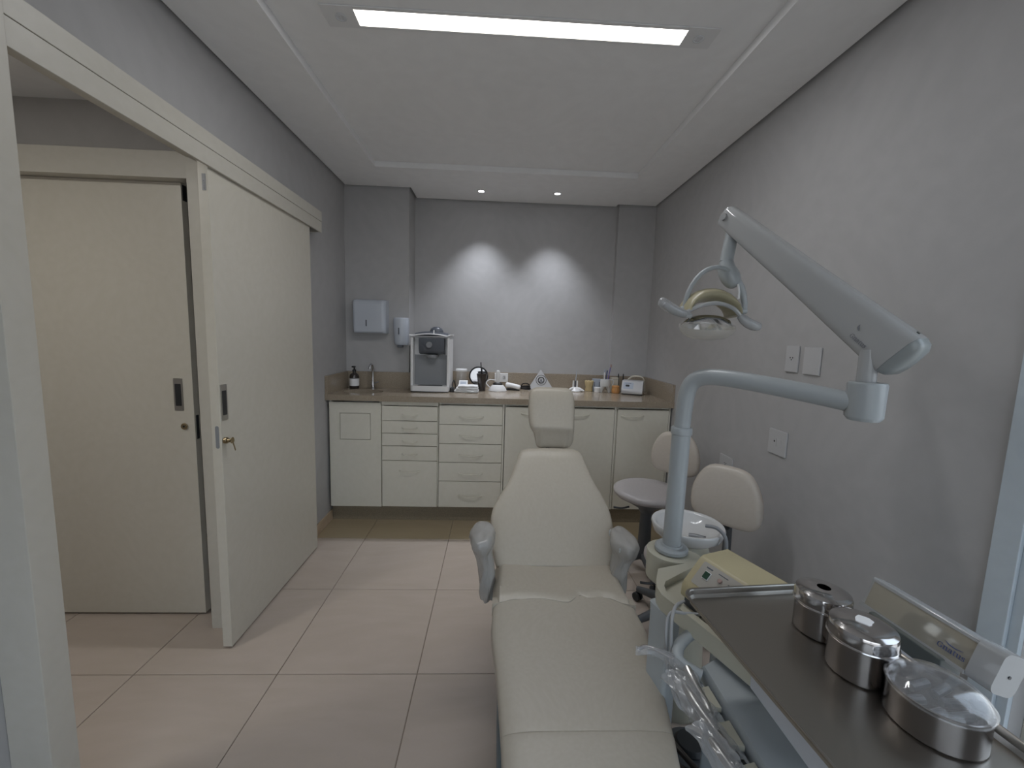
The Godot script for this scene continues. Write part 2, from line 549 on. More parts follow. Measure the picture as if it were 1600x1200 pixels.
func sliding_doors() -> void:
	var d := structure("door_1", "white sliding door leaf hung on the left wall, key in its lock")
	rbox(Vector3(-1.229, 0.012, -2.71), Vector3(-1.1875, 2.17, -1.795), 0.002); obj("leaf", M.door, d)
	var face := Basis(Vector3(0, 0, -1), Vector3.UP, Vector3(1, 0, 0))
	pull_plate(d, Transform3D(face, Vector3(-1.1875, 1.156, -1.822)))
	cyl(Vector3(-1.1875, 0.988, -1.812), Vector3(-1.173, 0.988, -1.812), 0.014, 20, 0.002)
	cyl(Vector3(-1.173, 0.988, -1.812), Vector3(-1.160, 0.988, -1.812), 0.009, 16, 0.002)
	var lk := obj("lock_cylinder", M.brass, d)
	X = Transform3D(Basis(Vector3.RIGHT, 0.35), Vector3(-1.152, 0.988, -1.812))
	prism(rrect(-0.012, -0.011, 0.012, 0.014, 0.008, 5), -0.0012, 0.0012, 0)
	rbox(Vector3(-0.0012, -0.052, -0.003), Vector3(0.0012, -0.008, 0.003), 0.0005)
	obj("key", M.brass, lk)
	X = Transform3D.IDENTITY
	prism(rrect(-1.212, 0.955, -1.197, 1.055, 0.007), -1.795, -1.7935, 2); obj("strike_plate", M.grey, d)
	box(Vector3(-1.211, 2.035, -1.795), Vector3(-1.197, 2.10, -1.793)); obj("hanger_bracket", M.grey, d)
	box(Vector3(-1.206, 2.04, -1.793), Vector3(-1.202, 2.075, -1.7925)); obj("hanger_slot", M.dark_metal, d)
	d = structure("door_2", "white sliding door leaf standing in the corridor beyond the doorway")
	rbox(Vector3(-2.42, 0.012, -2.066), Vector3(-1.466, 2.137, -2.029), 0.002); obj("leaf", M.door, d)
	pull_plate(d, Transform3D(Basis.IDENTITY, Vector3(-1.534, 1.153, -2.029)))
	cyl(Vector3(-1.514, 0.996, -2.029), Vector3(-1.514, 0.996, -2.022), 0.016, 20, 0.002); var lk2 := obj("lock_cylinder", M.brass, d)
	cyl(Vector3(-1.514, 0.996, -2.022), Vector3(-1.514, 0.996, -2.0215), 0.005, 12); obj("keyhole", M.black, lk2)
	X = Transform3D(Basis.IDENTITY, Vector3(-1.466, 0, 0))
	prism(PackedVector2Array([Vector2(-2.056, 0.93), Vector2(-2.039, 0.93), Vector2(-2.039, 1.05), Vector2(-2.056, 1.05)]), 0.0, 0.0015, 0)
	X = Transform3D.IDENTITY
	obj("strike_plate", M.dark_metal, d)
	box(Vector3(-1.466, 2.06, -2.06), Vector3(-1.464, 2.13, -2.036)); obj("hanger_bracket", M.dark_metal, d)

# ---------------------------------------------------------------- lamps
func lamps() -> void:
	# recessed linear fitting
	var t := thing("ceiling_light", "long recessed linear ceiling light with a small spot at each end", "light", Vector3(0.074, HT, -1.772))
	var x0 := -0.65
	var x1 := 0.65
	var z0 := -0.042
	var z1 := 0.040
	rbox(Vector3(-0.775, -0.006, -0.056), Vector3(x0, -0.0005, 0.056), 0.0015)
	rbox(Vector3(x1, -0.006, -0.056), Vector3(0.775, -0.0005, 0.056), 0.0015)
	rbox(Vector3(x0, -0.006, -0.056), Vector3(x1, -0.0005, z0), 0.0015)
	rbox(Vector3(x0, -0.006, z1), Vector3(x1, -0.0005, 0.056), 0.0015)
	obj("frame", M.white, t)
	box(Vector3(x0 + 0.001, -0.003, z0 + 0.001), Vector3(x1 - 0.001, -0.0008, z1 - 0.001)); obj("diffuser", M.tube_glow, t)
	for s in [-1.0, 1.0]:
		lathe([Vector2(0.0, -0.0061), Vector2(0.021, -0.0061), Vector2(0.022, -0.0085), Vector2(0.0185, -0.0095), Vector2(0.017, -0.0075), Vector2(0.0, -0.0072)], Vector3(s * 0.71, 0, 0.0), 28)
		var sp := obj("spot", M.led_off, t)
		for k in 4:
			lathe([Vector2(0, -0.0115), Vector2(0.0045, -0.0095), Vector2(0.0045, -0.0070), Vector2(0, -0.0070)], Vector3(s * 0.71 + cos(k * PI / 2 + 0.6) * 0.0085, 0, sin(k * PI / 2 + 0.6) * 0.0085), 10)
			obj("lens", M.clear, sp)
	area("ceiling_light_glow", Vector3(0.074, HT - 0.012, -1.772), Vector2(1.28, 0.08), 0.85, Color(0.97, 0.98, 1.0))
	# two lit downlights in the border above the worktop
	var names := ["left of the two lit downlights above the worktop", "right of the two lit downlights above the worktop"]
	for k in 2:
		var p: Vector3 = [Vector3(-0.154, HC, -3.524), Vector3(0.471, HC, -3.504)][k]
		var d := thing("downlight", names[k], "light", p, 0.0, "downlights over the worktop")
		lathe([Vector2(0.036, -0.0005), Vector2(0.036, -0.004), Vector2(0.033, -0.006), Vector2(0.024, -0.006), Vector2(0.024, -0.0005)], Vector3.ZERO, 28); obj("ring", M.white, d)
		lathe([Vector2(0.0, -0.007), Vector2(0.014, -0.006), Vector2(0.0225, -0.0045), Vector2(0.0225, -0.001), Vector2(0, -0.001)], Vector3.ZERO, 24); obj("bulb", M.spot_glow, d)
		var l := SpotLight3D.new()
		l.name = "downlight_glow"
		l.position = p + Vector3(0, -0.02, 0)
		l.rotation_degrees = Vector3(-90, 0, 0)
		l.spot_angle = 41.0; l.spot_angle_attenuation = 1.6; l.spot_range = 8.0; l.spot_attenuation = 2.0
		l.light_energy = 1.0; l.light_size = 0.02; l.light_color = Color(0.94, 0.96, 1.0)
		l.shadow_enabled = true
		add_child(l, true)
	# corridor lamp, above the picture
	var c := thing("corridor_light", "flush ceiling light of the corridor behind the sliding doors", "light", Vector3(-2.1, 2.496, -0.75))
	rbox(Vector3(-0.15, -0.012, -0.15), Vector3(0.15, -0.0005, 0.15), 0.003); obj("frame", M.trim, c)
	box(Vector3(-0.13, -0.014, -0.13), Vector3(0.13, -0.0121, 0.13)); obj("diffuser", M.corridor_glow, c)
	area("corridor_light_glow", Vector3(-2.1, 2.476, -0.75), Vector2(0.26, 0.26), 0.9, Color(1.0, 0.99, 0.97))

# ---------------------------------------------------------------- cabinets
func bow_handle(parent: Node, c: Vector3, half: float, called := "handle") -> void:   # flat bow, sagging in the middle, standing off the front
	var pts := []
	for k in 13:
		var u := k / 6.0 - 1.0
		pts.append(c + Vector3(u * half, -0.010 * (1.0 - u * u), 0.004 + 0.018 * (1.0 - pow(absf(u), 3.0))))
	tube(pts, 0.0055, 8, true, 0.7)
	obj(called, M.cabinet, parent)

func front(parent: Node, called: String, x0: float, x1: float, y0: float, y1: float, z: float) -> MeshInstance3D:
	rbox(Vector3(x0 + 0.0018, y0 + 0.0022, z - 0.018), Vector3(x1 - 0.0018, y1 - 0.0022, z), 0.0018)
	return obj(called, M.cabinet, parent)

func cabinets() -> void:
	var zf := -3.105
	var zb := [-3.52, -3.52, -3.7, -3.7, -3.7, -3.7]
	var xs := [[-1.252, -0.862], [-0.858, -0.428], [-0.424, 0.078], [0.082, 0.512], [0.516, 0.950], [0.954, 1.378]]
	var labels := ["cream cabinet by the left wall whose door has a small square hatch", "cream drawer cabinet of narrow drawers over one deep bottom drawer", "cream cabinet of five even drawers with bow handles", "cream cabinet door mostly hidden behind the dental chair headrest", "cream cabinet door right beside the headrest", "cream cabinet door by the right wall behind the rear stool"]
	for k in 6:
		var x0: float = xs[k][0]
		var x1: float = xs[k][1]
		var c := thing("base_cabinet", labels[k], "cabinet", Vector3((x0 + x1) / 2, 0.13, zf), 0.0, "base cabinets under the worktop")
		var h := (x1 - x0) / 2
		var top := 0.966 - 0.13
		var d: float = zb[k] - zf
		# carcass: sides, floor, back
		box(Vector3(-h, 0, d), Vector3(-h + 0.016, top, -0.0185)); box(Vector3(h - 0.016, 0, d), Vector3(h, top, -0.0185))
		box(Vector3(-h + 0.016, 0, d), Vector3(h - 0.016, 0.016, -0.0185)); box(Vector3(-h + 0.016, 0.016, d), Vector3(h - 0.016, top, d + 0.01))
		if k > 0: box(Vector3(-h + 0.016, top - 0.016, d + 0.01), Vector3(h - 0.016, top, -0.0185))
		obj("carcass", M.cabinet, c)
		if k == 0:
			# the door is a frame round the hatch
			var a := Vector2(-1.171, 0.665) - Vector2((x0 + x1) / 2, 0.13)
			var b := Vector2(-0.943, 0.868) - Vector2((x0 + x1) / 2, 0.13)
			var t := 0.952 - 0.13
			var g := 0.0018
			box(Vector3(-h + g, 0.002, -0.018), Vector3(a.x - g, t, 0)); box(Vector3(b.x + g, 0.002, -0.018), Vector3(h - g, t, 0))
			box(Vector3(a.x - g, 0.002, -0.018), Vector3(b.x + g, a.y - g, 0)); box(Vector3(a.x - g, b.y + g, -0.018), Vector3(b.x + g, t, 0))
			var dr := obj("door", M.cabinet, c)
			rbox(Vector3(a.x + g, a.y + g, -0.018), Vector3(b.x - g, b.y - g, -0.0008), 0.0012); obj("hatch", M.cabinet, dr)
		elif k == 1 or k == 2:
			var ys: Array = [0.132, 0.504, 0.620, 0.718, 0.816, 0.932] if k == 1 else [0.133, 0.345, 0.497, 0.645, 0.796, 0.948]
			var hy: Array = [0.426, 0.559, 0.661, 0.765, 0.866] if k == 1 else [0.232, 0.414, 0.562, 0.715, 0.863]
			var fx1 := h if k == 1 else h - 0.014
			if k == 1: fx1 = h - 0.006
			for i in 5:
				var f := front(c, "drawer", -h, fx1, ys[i] - 0.13, ys[i + 1] - 0.13, 0.0)
				bow_handle(f, Vector3(-0.002, hy[i] - 0.13, 0), (0.08 if i == 0 else 0.058) if k == 1 else 0.093)
			if k == 2:
				rbox(Vector3(h - 0.013, 0.0, -0.018), Vector3(h, top, -0.004), 0.001); obj("stile", M.cabinet, c)
			else:
				box(Vector3(-h, 0.806, -0.018), Vector3(h, top, -0.006)); obj("rail", M.cabinet, c)
		else:
			var f := front(c, "door", -h + (0.004 if k > 3 else 0.0), h - (0.014 if k > 3 else 0.0), 0.004, 0.816, 0.0)
			var hx: float = [0.297, 0.645, 1.074][k - 3] - (x0 + x1) / 2
			bow_handle(f, Vector3(hx, 0.898 - 0.13, 0), 0.09)
			if k > 3:
				rbox(Vector3(h - 0.012, 0.0, -0.018), Vector3(h, top, -0.005), 0.001); obj("stile", M.cabinet, c)
	box(Vector3(XL + 0.0125, 0.0, -3.20), Vector3(XR - 0.013, 0.1295, -3.162)); tag(obj("plinth", M.plinth), "brown stone plinth running under the cream cabinets", "plinth")
	# worktop with an oval cut for the basin
	var t := thing("worktop", "polished brown-grey stone worktop with upstand along the back wall", "worktop", Vector3(0, CT, CZ))
	var y := -0.043
	var e := 0.0006
	var outer := PackedVector2Array([Vector2(XL + e, 0), Vector2(XR - e, 0), Vector2(XR - e, ZPR - CZ + e), Vector2(XAR - e, ZPR - CZ + e), Vector2(XAR - e, ZB - CZ + e), Vector2(XAL + e, ZB - CZ + e), Vector2(XAL + e, ZPL - CZ + e), Vector2(XL + e, ZPL - CZ + e)])
	var cx := -1.055
	var cz := -0.225
	var poly := PackedVector2Array([outer[0]])
	poly.append(Vector2(cx - 0.0003, 0))
	for k in 41:
		var a := PI / 2 + 0.002 + (TAU - 0.004) * k / 40.0
		poly.append(Vector2(cx + cos(a) * 0.155, cz + sin(a) * 0.13))
	poly.append(Vector2(cx + 0.0003, 0))
	for k in range(1, 8): poly.append(outer[k])
	prism(poly, y, 0.0, 1)
	obj("slab", M.granite, t, 25.0)
	for seg in [[Vector3(XL + e, 0, ZPL - CZ + e), Vector3(XL + 0.02, 0.14, -0.004)], [Vector3(XL + 0.02, 0, ZPL - CZ + e), Vector3(XAL + e, 0.14, ZPL - CZ + 0.02)], [Vector3(XAL + e, 0, ZB - CZ + e), Vector3(XAL + 0.02, 0.14, ZPL - CZ + 0.02)], [Vector3(XAL + 0.02, 0, ZB - CZ + e), Vector3(XAR - 0.02, 0.14, ZB - CZ + 0.02)], [Vector3(XAR - 0.02, 0, ZB - CZ + e), Vector3(XAR - e, 0.14, ZPR - CZ + 0.02)], [Vector3(XAR - e, 0, ZPR - CZ + e), Vector3(XR - 0.02, 0.14, ZPR - CZ + 0.02)], [Vector3(XR - 0.02, 0, ZPR - CZ + e), Vector3(XR - e, 0.14, -0.004)]]:
		rbox(seg[0], seg[1], 0.0015); obj("upstand", M.granite, t)
	var prof := [Vector2(1.0, -0.044), Vector2(1.0, -0.06), Vector2(0.93, -0.12), Vector2(0.7, -0.15), Vector2(0.15, -0.155), Vector2(0.15, -0.158), Vector2(0.72, -0.153), Vector2(0.96, -0.121), Vector2(1.04, -0.06), Vector2(1.06, -0.044)]
	var rings := []
	for p in prof:
		var r := PackedVector3Array()
		for j in 40: r.append(Vector3(cx + cos(TAU * j / 40) * 0.155 * p.x, p.y, cz + sin(TAU * j / 40) * 0.13 * p.x))
		rings.append(r)
	loft(rings, false, false)
	obj("basin", M.ceramic, t)

# ---------------------------------------------------------------- dental chair
func ring_pad(rows: Array, p0: Vector3, dir: Vector3, an: Vector3, n := 48) -> Array:   # rows: [s, x centre, half width, half thickness, lift]
	var out := []
	for r in rows: out.append(oblong(p0 + dir * r[0] + Vector3.RIGHT * r[1] + an * r[4], Vector3.RIGHT, an, r[2], r[3], n, 0.45))
	return out

func fine(rows: Array, per := 4) -> Array:
	var out := []
	for i in rows.size() - 1:
		for k in per:
			var t := float(k) / per
			var r := []
			for q in 5:
				r.append(cubic_interpolate(rows[i][q], rows[i + 1][q], rows[maxi(i - 1, 0)][q], rows[mini(i + 2, rows.size() - 1)][q], t))
			out.append(r)
	out.append(rows[rows.size() - 1])
	return out

func chair() -> void:
	var c := thing("dental_chair", "cream vinyl reclining dental chair with armrests wrapped in plastic", "dental chair", Vector3(0.28, 0, -1.35))
	X = Transform3D(Basis.IDENTITY, Vector3(-0.28, 0, 1.35))
	rbox(Vector3(0.10, 0.001, -1.72), Vector3(0.46, 0.05, -0.62), 0.02, 2); obj("base_plate", M.frame, c)
	var rings := []
	for p in [[0.05, 0.15, 0.24], [0.10, 0.13, 0.20], [0.30, 0.12, 0.17], [0.41, 0.13, 0.22]]:
		rings.append(PackedVector3Array())
		for q in rrect(0.28 - p[1], -1.42 - p[2], 0.28 + p[1], -1.42 + p[2], 0.05): rings[-1].append(Vector3(q.x, p[0], q.y))
	loft(rings); obj("pedestal", M.frame, c)
	rbox(Vector3(0.07, 0.30, -1.62), Vector3(0.49, 0.425, -1.30), 0.03, 2)
	X = X * Transform3D(Basis(Vector3.RIGHT, 0.14), Vector3(0.28, 0.385, -1.02))
	rbox(Vector3(-0.19, -0.05, -0.30), Vector3(0.19, 0.0, 0.42), 0.02, 2)
	X = Transform3D(Basis.IDENTITY, Vector3(-0.28, 0, 1.35))
	obj("underframe", M.frame, c)
	rbox(Vector3(0.036, 0.05, -1.36), Vector3(0.50, 0.22, -0.62), 0.02, 2); obj("base_cover", M.base_cover, c)
	# leg rest: two upholstered lengths meeting at a seam
	var dir := Vector3(0, -0.085, 0.59).normalized()
	var an := Vector3(0, dir.z, -dir.y)
	var p0 := Vector3(0, 0.505, -1.39)
	var top := [[-0.05, 0.277, 0.262, 0.045], [0.03, 0.278, 0.268, 0.045], [0.094, 0.279, 0.271, 0.045], [0.24, 0.281, 0.256, 0.045], [0.356, 0.277, 0.243, 0.045], [0.422, 0.2735, 0.235, 0.045]]
	var rows := []
	for r in top: rows.append([r[0], r[1], r[2], r[3], -r[3]])
	rows = fine(rows)
	rows.push_front([-0.055, 0.277, 0.25, 0.035, -0.045])
	rows.append([0.4258, 0.2735, 0.2335, 0.0440, -0.045])
	loft(ring_pad(rows, p0, dir, an)); obj("leg_rest", M.vinyl, c, 50.0)
	rows = fine([[0.430, 0.2735, 0.2345, 0.045, -0.045], [0.512, 0.2675, 0.2245, 0.045, -0.045], [0.62, 0.266, 0.212, 0.044, -0.046], [0.74, 0.266, 0.20, 0.042, -0.05], [0.86, 0.266, 0.19, 0.038, -0.058]])
	rows.push_front([0.4262, 0.2735, 0.2335, 0.0440, -0.045])
	rows.append([0.885, 0.266, 0.165, 0.02, -0.06])
	loft(ring_pad(rows, p0, dir, an)); obj("foot_rest", M.vinyl, c, 50.0)
	# seat: cover with a scalloped front edge lying over the leg rest
	var grid := []
	var nx := 41
	for i in nx:
		var u := i / (nx - 1.0) * 2.0 - 1.0
		var col := PackedVector3Array()
		var fz := -1.417 + 0.012 * cos(u * TAU * 1.0) - 0.034 * exp(-pow((u - 0.22) / 0.10, 2.0)) + 0.006 * sin(u * 9.0)
		for k in 15:
			var t := k / 14.0
			var z := lerpf(-1.70, fz, t)
			var half := lerpf(0.262, 0.268, t)
			var x := 0.2775 + u * half
			var y := lerpf(0.500, 0.5105, t) + 0.010 * (1.0 - pow(u, 4.0)) + 0.010 * sin(t * PI) - 0.016 * exp(-pow(u / 0.5, 2.0)) * sin(t * PI)
			y -= 0.055 * smoothstep(0.86, 1.0, absf(u)) * smoothstep(0.86, 1.0, absf(u)) * 1.0
			y -= 0.009 * smoothstep(0.93, 1.0, t)
			y += 0.0025 * sin(u * 23.0 + t * 5.0) * smoothstep(0.5, 1.0, t) * smoothstep(0.35, 0.8, absf(u))
			col.append(Vector3(x, y, z))
		grid.append(col)
	var s := T.size()
	for i in nx - 1:
		for k in 14: quad(grid[i][k], grid[i + 1][k], grid[i + 1][k + 1], grid[i][k + 1])
	var low := []
	for i in nx:
		var b := PackedVector3Array()
		for k in 15: b.append(Vector3(grid[i][k].x, 0.43 + 0.07 * smoothstep(0.55, 0.9, k / 14.0), grid[i][k].z))
		low.append(b)
	for i in nx - 1:
		for k in 14: quad(low[i][k + 1], low[i + 1][k + 1], low[i + 1][k], low[i][k])
		quad(grid[i][14], grid[i + 1][14], low[i + 1][14], low[i][14]); quad(low[i][0], low[i + 1][0], grid[i + 1][0], grid[i][0])
	for k in 14:
		quad(grid[0][k], grid[0][k + 1], low[0][k + 1], low[0][k]); quad(low[nx - 1][k], low[nx - 1][k + 1], grid[nx - 1][k + 1], grid[nx - 1][k])
	fix(s)
	obj("seat", M.vinyl, c, 55.0)
	# back rest
	dir = Vector3(0, 0.395, -0.34).normalized()
	an = Vector3(0, -dir.z, dir.y)      # towards the sitter
	p0 = Vector3(0, 0.535, -1.66)
	rows = []
	for r in [[-0.03, 0.277, 0.252], [0.007, 0.278, 0.266], [0.073, 0.277, 0.277], [0.157, 0.276, 0.2815], [0.225, 0.277, 0.272], [0.29, 0.281, 0.243], [0.354, 0.285, 0.210], [0.42, 0.286, 0.186], [0.469, 0.287, 0.170]]:
		rows.append([r[0], r[1], r[2], 0.042, -0.042])
	rows = fine(rows)
	rows.push_front([-0.045, 0.277, 0.23, 0.028, -0.042])
	rows.append_array([[0.495, 0.287, 0.163, 0.041, -0.042], [0.515, 0.288, 0.150, 0.036, -0.043], [0.527, 0.288, 0.130, 0.028, -0.044], [0.533, 0.288, 0.10, 0.018, -0.045]])
	loft(ring_pad(rows, p0, dir, an)); obj("backrest", M.vinyl, c, 60.0)
	# head rest, its cover gathered at the foot
	dir = Vector3(0, 0.285, -0.04).normalized()
	an = Vector3(0, -dir.z, dir.y)
	an = Vector3(0, 0.14, 0.99)
	p0 = Vector3(0, 0.95, -2.02)
	rows = [[-0.030, 0.308, 0.074, 0.008, -0.050], [-0.018, 0.309, 0.088, 0.017, -0.046], [0.012, 0.311, 0.098, 0.026, -0.041], [0.045, 0.307, 0.103, 0.036, -0.038], [0.075, 0.299, 0.112, 0.046, -0.032], [0.115, 0.295, 0.1165, 0.044, -0.036], [0.17, 0.294, 0.1185, 0.042, -0.040], [0.225, 0.293, 0.1165, 0.040, -0.044], [0.258, 0.292, 0.110, 0.036, -0.048], [0.275, 0.293, 0.097, 0.028, -0.050], [0.2835, 0.294, 0.078, 0.016, -0.052]]
	var hr := ring_pad(fine(rows, 3), p0, dir, an)
	for i in hr.size():
		for j in hr[i].size():
			var q: Vector3 = hr[i][j]
			var f := 1.0 - smoothstep(0.03, 0.10, (q - p0).dot(dir))
			hr[i][j] = q + an * 0.0035 * f * sin(q.x * 160.0) + dir * 0.014 * f * smoothstep(0.30, 0.36, q.x) * 0.0
	loft(hr)
	var hd := obj("headrest", M.vinyl, c, 60.0)
	rbox(Vector3(0.272, 0.90, -2.085), Vector3(0.292, 1.00, -2.072), 0.003); obj("neck_bracket", M.dark_metal, hd)
	# armrests in plastic bags
	for a in [[-0.030, 0.690, -1.60, 1.0, -0.012], [0.547, 0.672, -1.60, -1.0, 0.012]]:
		tube(smooth([Vector3(a[0] + a[3] * 0.055, 0.40, -1.60), Vector3(a[0] + a[3] * 0.03, 0.42, -1.585), Vector3(a[0] + a[3] * 0.012, 0.50, -1.58), Vector3(a[0], a[1] - 0.05, -1.585)], 6), 0.017, 10)
		rbox(Vector3(a[0] - 0.034, a[1] - 0.05, -1.70), Vector3(a[0] + 0.034, a[1] - 0.012, -1.53), 0.016, 3)
		var ar := obj("armrest", M.unit, c, 60.0)
		rings = []
		rng.seed = 40 + int(a[3])
		var ph := rng.randf() * 6.0
		for p in [[0.0, 0.026, 0.060, 0.0], [-0.003, 0.040, 0.088, 0.0], [-0.012, 0.049, 0.100, 0.002], [-0.030, 0.053, 0.105, 0.003], [-0.050, 0.050, 0.098, 0.003], [-0.070, 0.040, 0.080, 0.004], [-0.092, 0.033, 0.062, 0.004], [-0.13, 0.032, 0.052, 0.004], [-0.17, 0.033, 0.047, 0.004], [-0.21, 0.032, 0.044, 0.004], [-0.25, 0.029, 0.040, 0.003], [-0.285, 0.024, 0.034, 0.003]]:
			var r := PackedVector3Array()
			for j in 40:
				var g := TAU * j / 40
				var k: float = p[3] * (sin(g * 5.0 + p[0] * 40.0 + ph) + 0.6 * sin(g * 9.0 - p[0] * 70.0 + ph * 2.0))
				var sag: float = smoothstep(-0.06, -0.16, p[0])
				r.append(Vector3(a[0] + a[3] * 0.016 * sag + a[4] * (1.0 - sag) * 0.5 + cos(g) * (p[1] + k), a[1] + p[0] + 0.002 * sin(g * 4.0 + ph), -1.605 + 0.02 * sag + sin(g) * (p[2] + k)))
			rings.append(r)
		loft(rings, true, false)
		obj("plastic_cover", M.bag, ar, 45.0)
	X = Transform3D.IDENTITY

# ---------------------------------------------------------------- operating light on its pole
func lamp() -> void:
	var o := Vector3(0.637, 0.745, -1.35)
	var t := thing("operating_light", "grey pole and jointed arm carrying a cream dental operating light", "dental lamp", o)
	X = Transform3D(Basis.IDENTITY, -o)
	cyl(Vector3(0.637, 0.756, -1.35), Vector3(0.641, 1.185, -1.35), 0.0305, 28)
	tube(smooth([Vector3(0.641, 1.186, -1.35), Vector3(0.645, 1.26, -1.35), Vector3(0.651, 1.322, -1.346), Vector3(0.668, 1.357, -1.330), Vector3(0.70, 1.370, -1.294), Vector3(0.76, 1.367, -1.225), Vector3(0.86, 1.351, -1.115), Vector3(0.935, 1.336, -1.03)], 8), 0.0265, 24)
	obj("pole", M.pole, t)
	lathe([Vector2(0.0305, 0), Vector2(0.0345, 0.003), Vector2(0.0345, 0.022), Vector2(0.031, 0.027), Vector2(0.026, 0.027)], Vector3(0.641, 1.165, -1.35), 28); obj("collar", M.pole, t)
	lathe([Vector2(0.0, 0), Vector2(0.052, 0.0), Vector2(0.056, 0.004), Vector2(0.056, 0.014), Vector2(0.050, 0.020), Vector2(0.036, 0.020), Vector2(0.034, 0.026), Vector2(0.0, 0.026)], Vector3(0.637, 0.7465, -1.35), 32); obj("foot_ring", M.pole, t)
	# elbow
	lathe([Vector2(0.0, 1.289), Vector2(0.034, 1.292), Vector2(0.041, 1.302), Vector2(0.042, 1.385), Vector2(0.039, 1.391), Vector2(0, 1.391)], Vector3(0.956, 0, -1.01), 28); obj("elbow", M.pole, t)
	lathe([Vector2(0.0205, 1.391), Vector2(0.021, 1.394), Vector2(0.021, 1.475), Vector2(0, 1.48)], Vector3(0.962, 0, -1.022), 24); obj("swivel", M.arm, t)
	# spring arm: rounded oblong section, tapering upwards
	var a := Vector3(1.000, 1.470, -0.986)
	var b := Vector3(0.810, 1.914, -1.462)
	var d := (b - a).normalized()
	var side := d.cross(Vector3.UP).normalized()
	var up := side.cross(d).normalized()
	var L := (b - a).length()
	var rings := []
	for p in [[-0.012, 0.059, 0.040], [0.03, 0.058, 0.040], [0.30, 0.047, 0.036], [L - 0.05, 0.038, 0.031], [L + 0.015, 0.035, 0.029], [L + 0.026, 0.029, 0.023]]:
		rings.append(oblong(a + d * p[0], side, up, p[2], p[1], 48, 0.5))
	loft(rings); obj("spring_arm", M.arm, t, 50.0)
	rings = []
	for p in [[-0.0122, 0.058, 0.0385], [-0.026, 0.054, 0.036], [-0.036, 0.042, 0.028], [-0.042, 0.018, 0.012]]:
		rings.append(oblong(a + d * p[0], side, up, p[2], p[1], 28, 0.55))
	loft(rings); obj("end_cap", M.arm_end, t, 50.0)
	cyl(a + d * 0.006 + up * 0.0575, a + d * 0.006 + up * 0.0605, 0.004, 10); obj("screw_hole", M.black, t)
	cyl(b + d * 0.005 - side * 0.030, b + d * 0.005 - side * 0.036, 0.012, 18); obj("pivot", M.arm, t); cyl(b + d * 0.005 + side * 0.030, b + d * 0.005 + side * 0.036, 0.012, 18); obj("pivot", M.arm, t)
	# maker's lettering on the arm
	var txt := TextMesh.new()
	var fnt := SystemFont.new()
	fnt.font_names = PackedStringArray(["Droid Serif"])
	fnt.font_italic = true
	txt.font = fnt; txt.text = "Gnatus"; txt.font_size = 32; txt.pixel_size = 0.00046; txt.depth = 0.0006
	var lt := put("lettering", txt, M.ink, t)
	var face := -side if (-side).z > 0.0 else side
	var along := -d
	lt.transform = Transform3D(Basis(along, face.cross(along).normalized(), face), a + d * 0.068 + face * 0.0412 + up * -0.024 - o)
	var sw := []
	for k in 9:
		var g := k / 8.0 * 1.5 + 3.0
		sw.append(a + d * 0.082 + face * 0.0408 + up * 0.006 + along * cos(g) * 0.013 + up * sin(g) * 0.012)
	tube(sw, [0.0004, 0.0009, 0.0013, 0.0015, 0.0015, 0.0013, 0.001, 0.0007, 0.0003], 6); obj("swoosh_mark", M.ink, lt_parent(t))
	# drop tube, knuckle, yoke
	tube([Vector3(0.818, 1.885, -1.455), Vector3(0.803, 1.765, -1.455)], [0.0205, 0.0225], 20); obj("drop_tube", M.pole, t)
	tube(smooth([Vector3(0.803, 1.766, -1.455), Vector3(0.806, 1.735, -1.45), Vector3(0.818, 1.705, -1.44), Vector3(0.832, 1.678, -1.43)], 4), [0.0235, 0.0245, 0.026, 0.028, 0.030, 0.031, 0.032, 0.032, 0.031, 0.029, 0.026, 0.021, 0.012], 20); obj("knuckle", M.pole, t)
	tube(smooth([Vector3(0.829, 1.684, -1.415), Vector3(0.838, 1.66, -1.42), Vector3(0.842, 1.635, -1.425)], 4), 0.004, 8); obj("cable", M.white, t)
	var hc := Vector3(0.738, 1.588, -1.43)
	var arc := []
	for k in 17:
		var g := PI * (k / 16.0)
		arc.append(hc + Vector3(0.022 - cos(g) * 0.106, 0.006 + sin(g) * 0.146, 0.005))
	tube(arc, [0.0095, 0.009, 0.0085, 0.008, 0.008, 0.008, 0.008, 0.008, 0.008, 0.008, 0.008, 0.009, 0.010, 0.011, 0.011, 0.010, 0.009], 12); obj("yoke", M.pole, t)
	cyl(arc[0] + Vector3(-0.016, -0.004, 0), arc[0] + Vector3(0.02, 0, 0), 0.013, 16, 0.003); obj("pivot_knob", M.pole, t); cyl(arc[16] + Vector3(-0.02, 0, 0), arc[16] + Vector3(0.008, 0, 0), 0.011, 16, 0.003); obj("pivot_knob", M.pole, t)
	# head, tilted towards the chair
	var hb := Basis(Vector3.FORWARD, 0.05) * Basis(Vector3.RIGHT, -0.10)
	X = Transform3D(hb, hc - o)
	rings = []
	for i in 13:      # arched shell: vault running front to back
		var g := PI * i / 12.0
		var r := PackedVector3Array()
		for j in 20:
			var w := TAU * j / 20
			var rr := 1.0 + 0.10 * cos(w)
			r.append(Vector3(0.005 - cos(g) * (0.088 + 0.012 * cos(w)), -0.01 + sin(g) * (0.066 + 0.016 * cos(w)) * rr, sin(w) * 0.055))
		rings.append(r)
	loft(rings); obj("shell", M.lampshell, t, 50.0)
	tube(smooth([Vector3(-0.098, -0.020, 0.035), Vector3(-0.06, 0.004, 0.058), Vector3(0.0, 0.018, 0.064), Vector3(0.06, 0.004, 0.060), Vector3(0.10, -0.03, 0.05)], 6), 0.007, 10); obj("rim", M.arm, t)
	rings = []
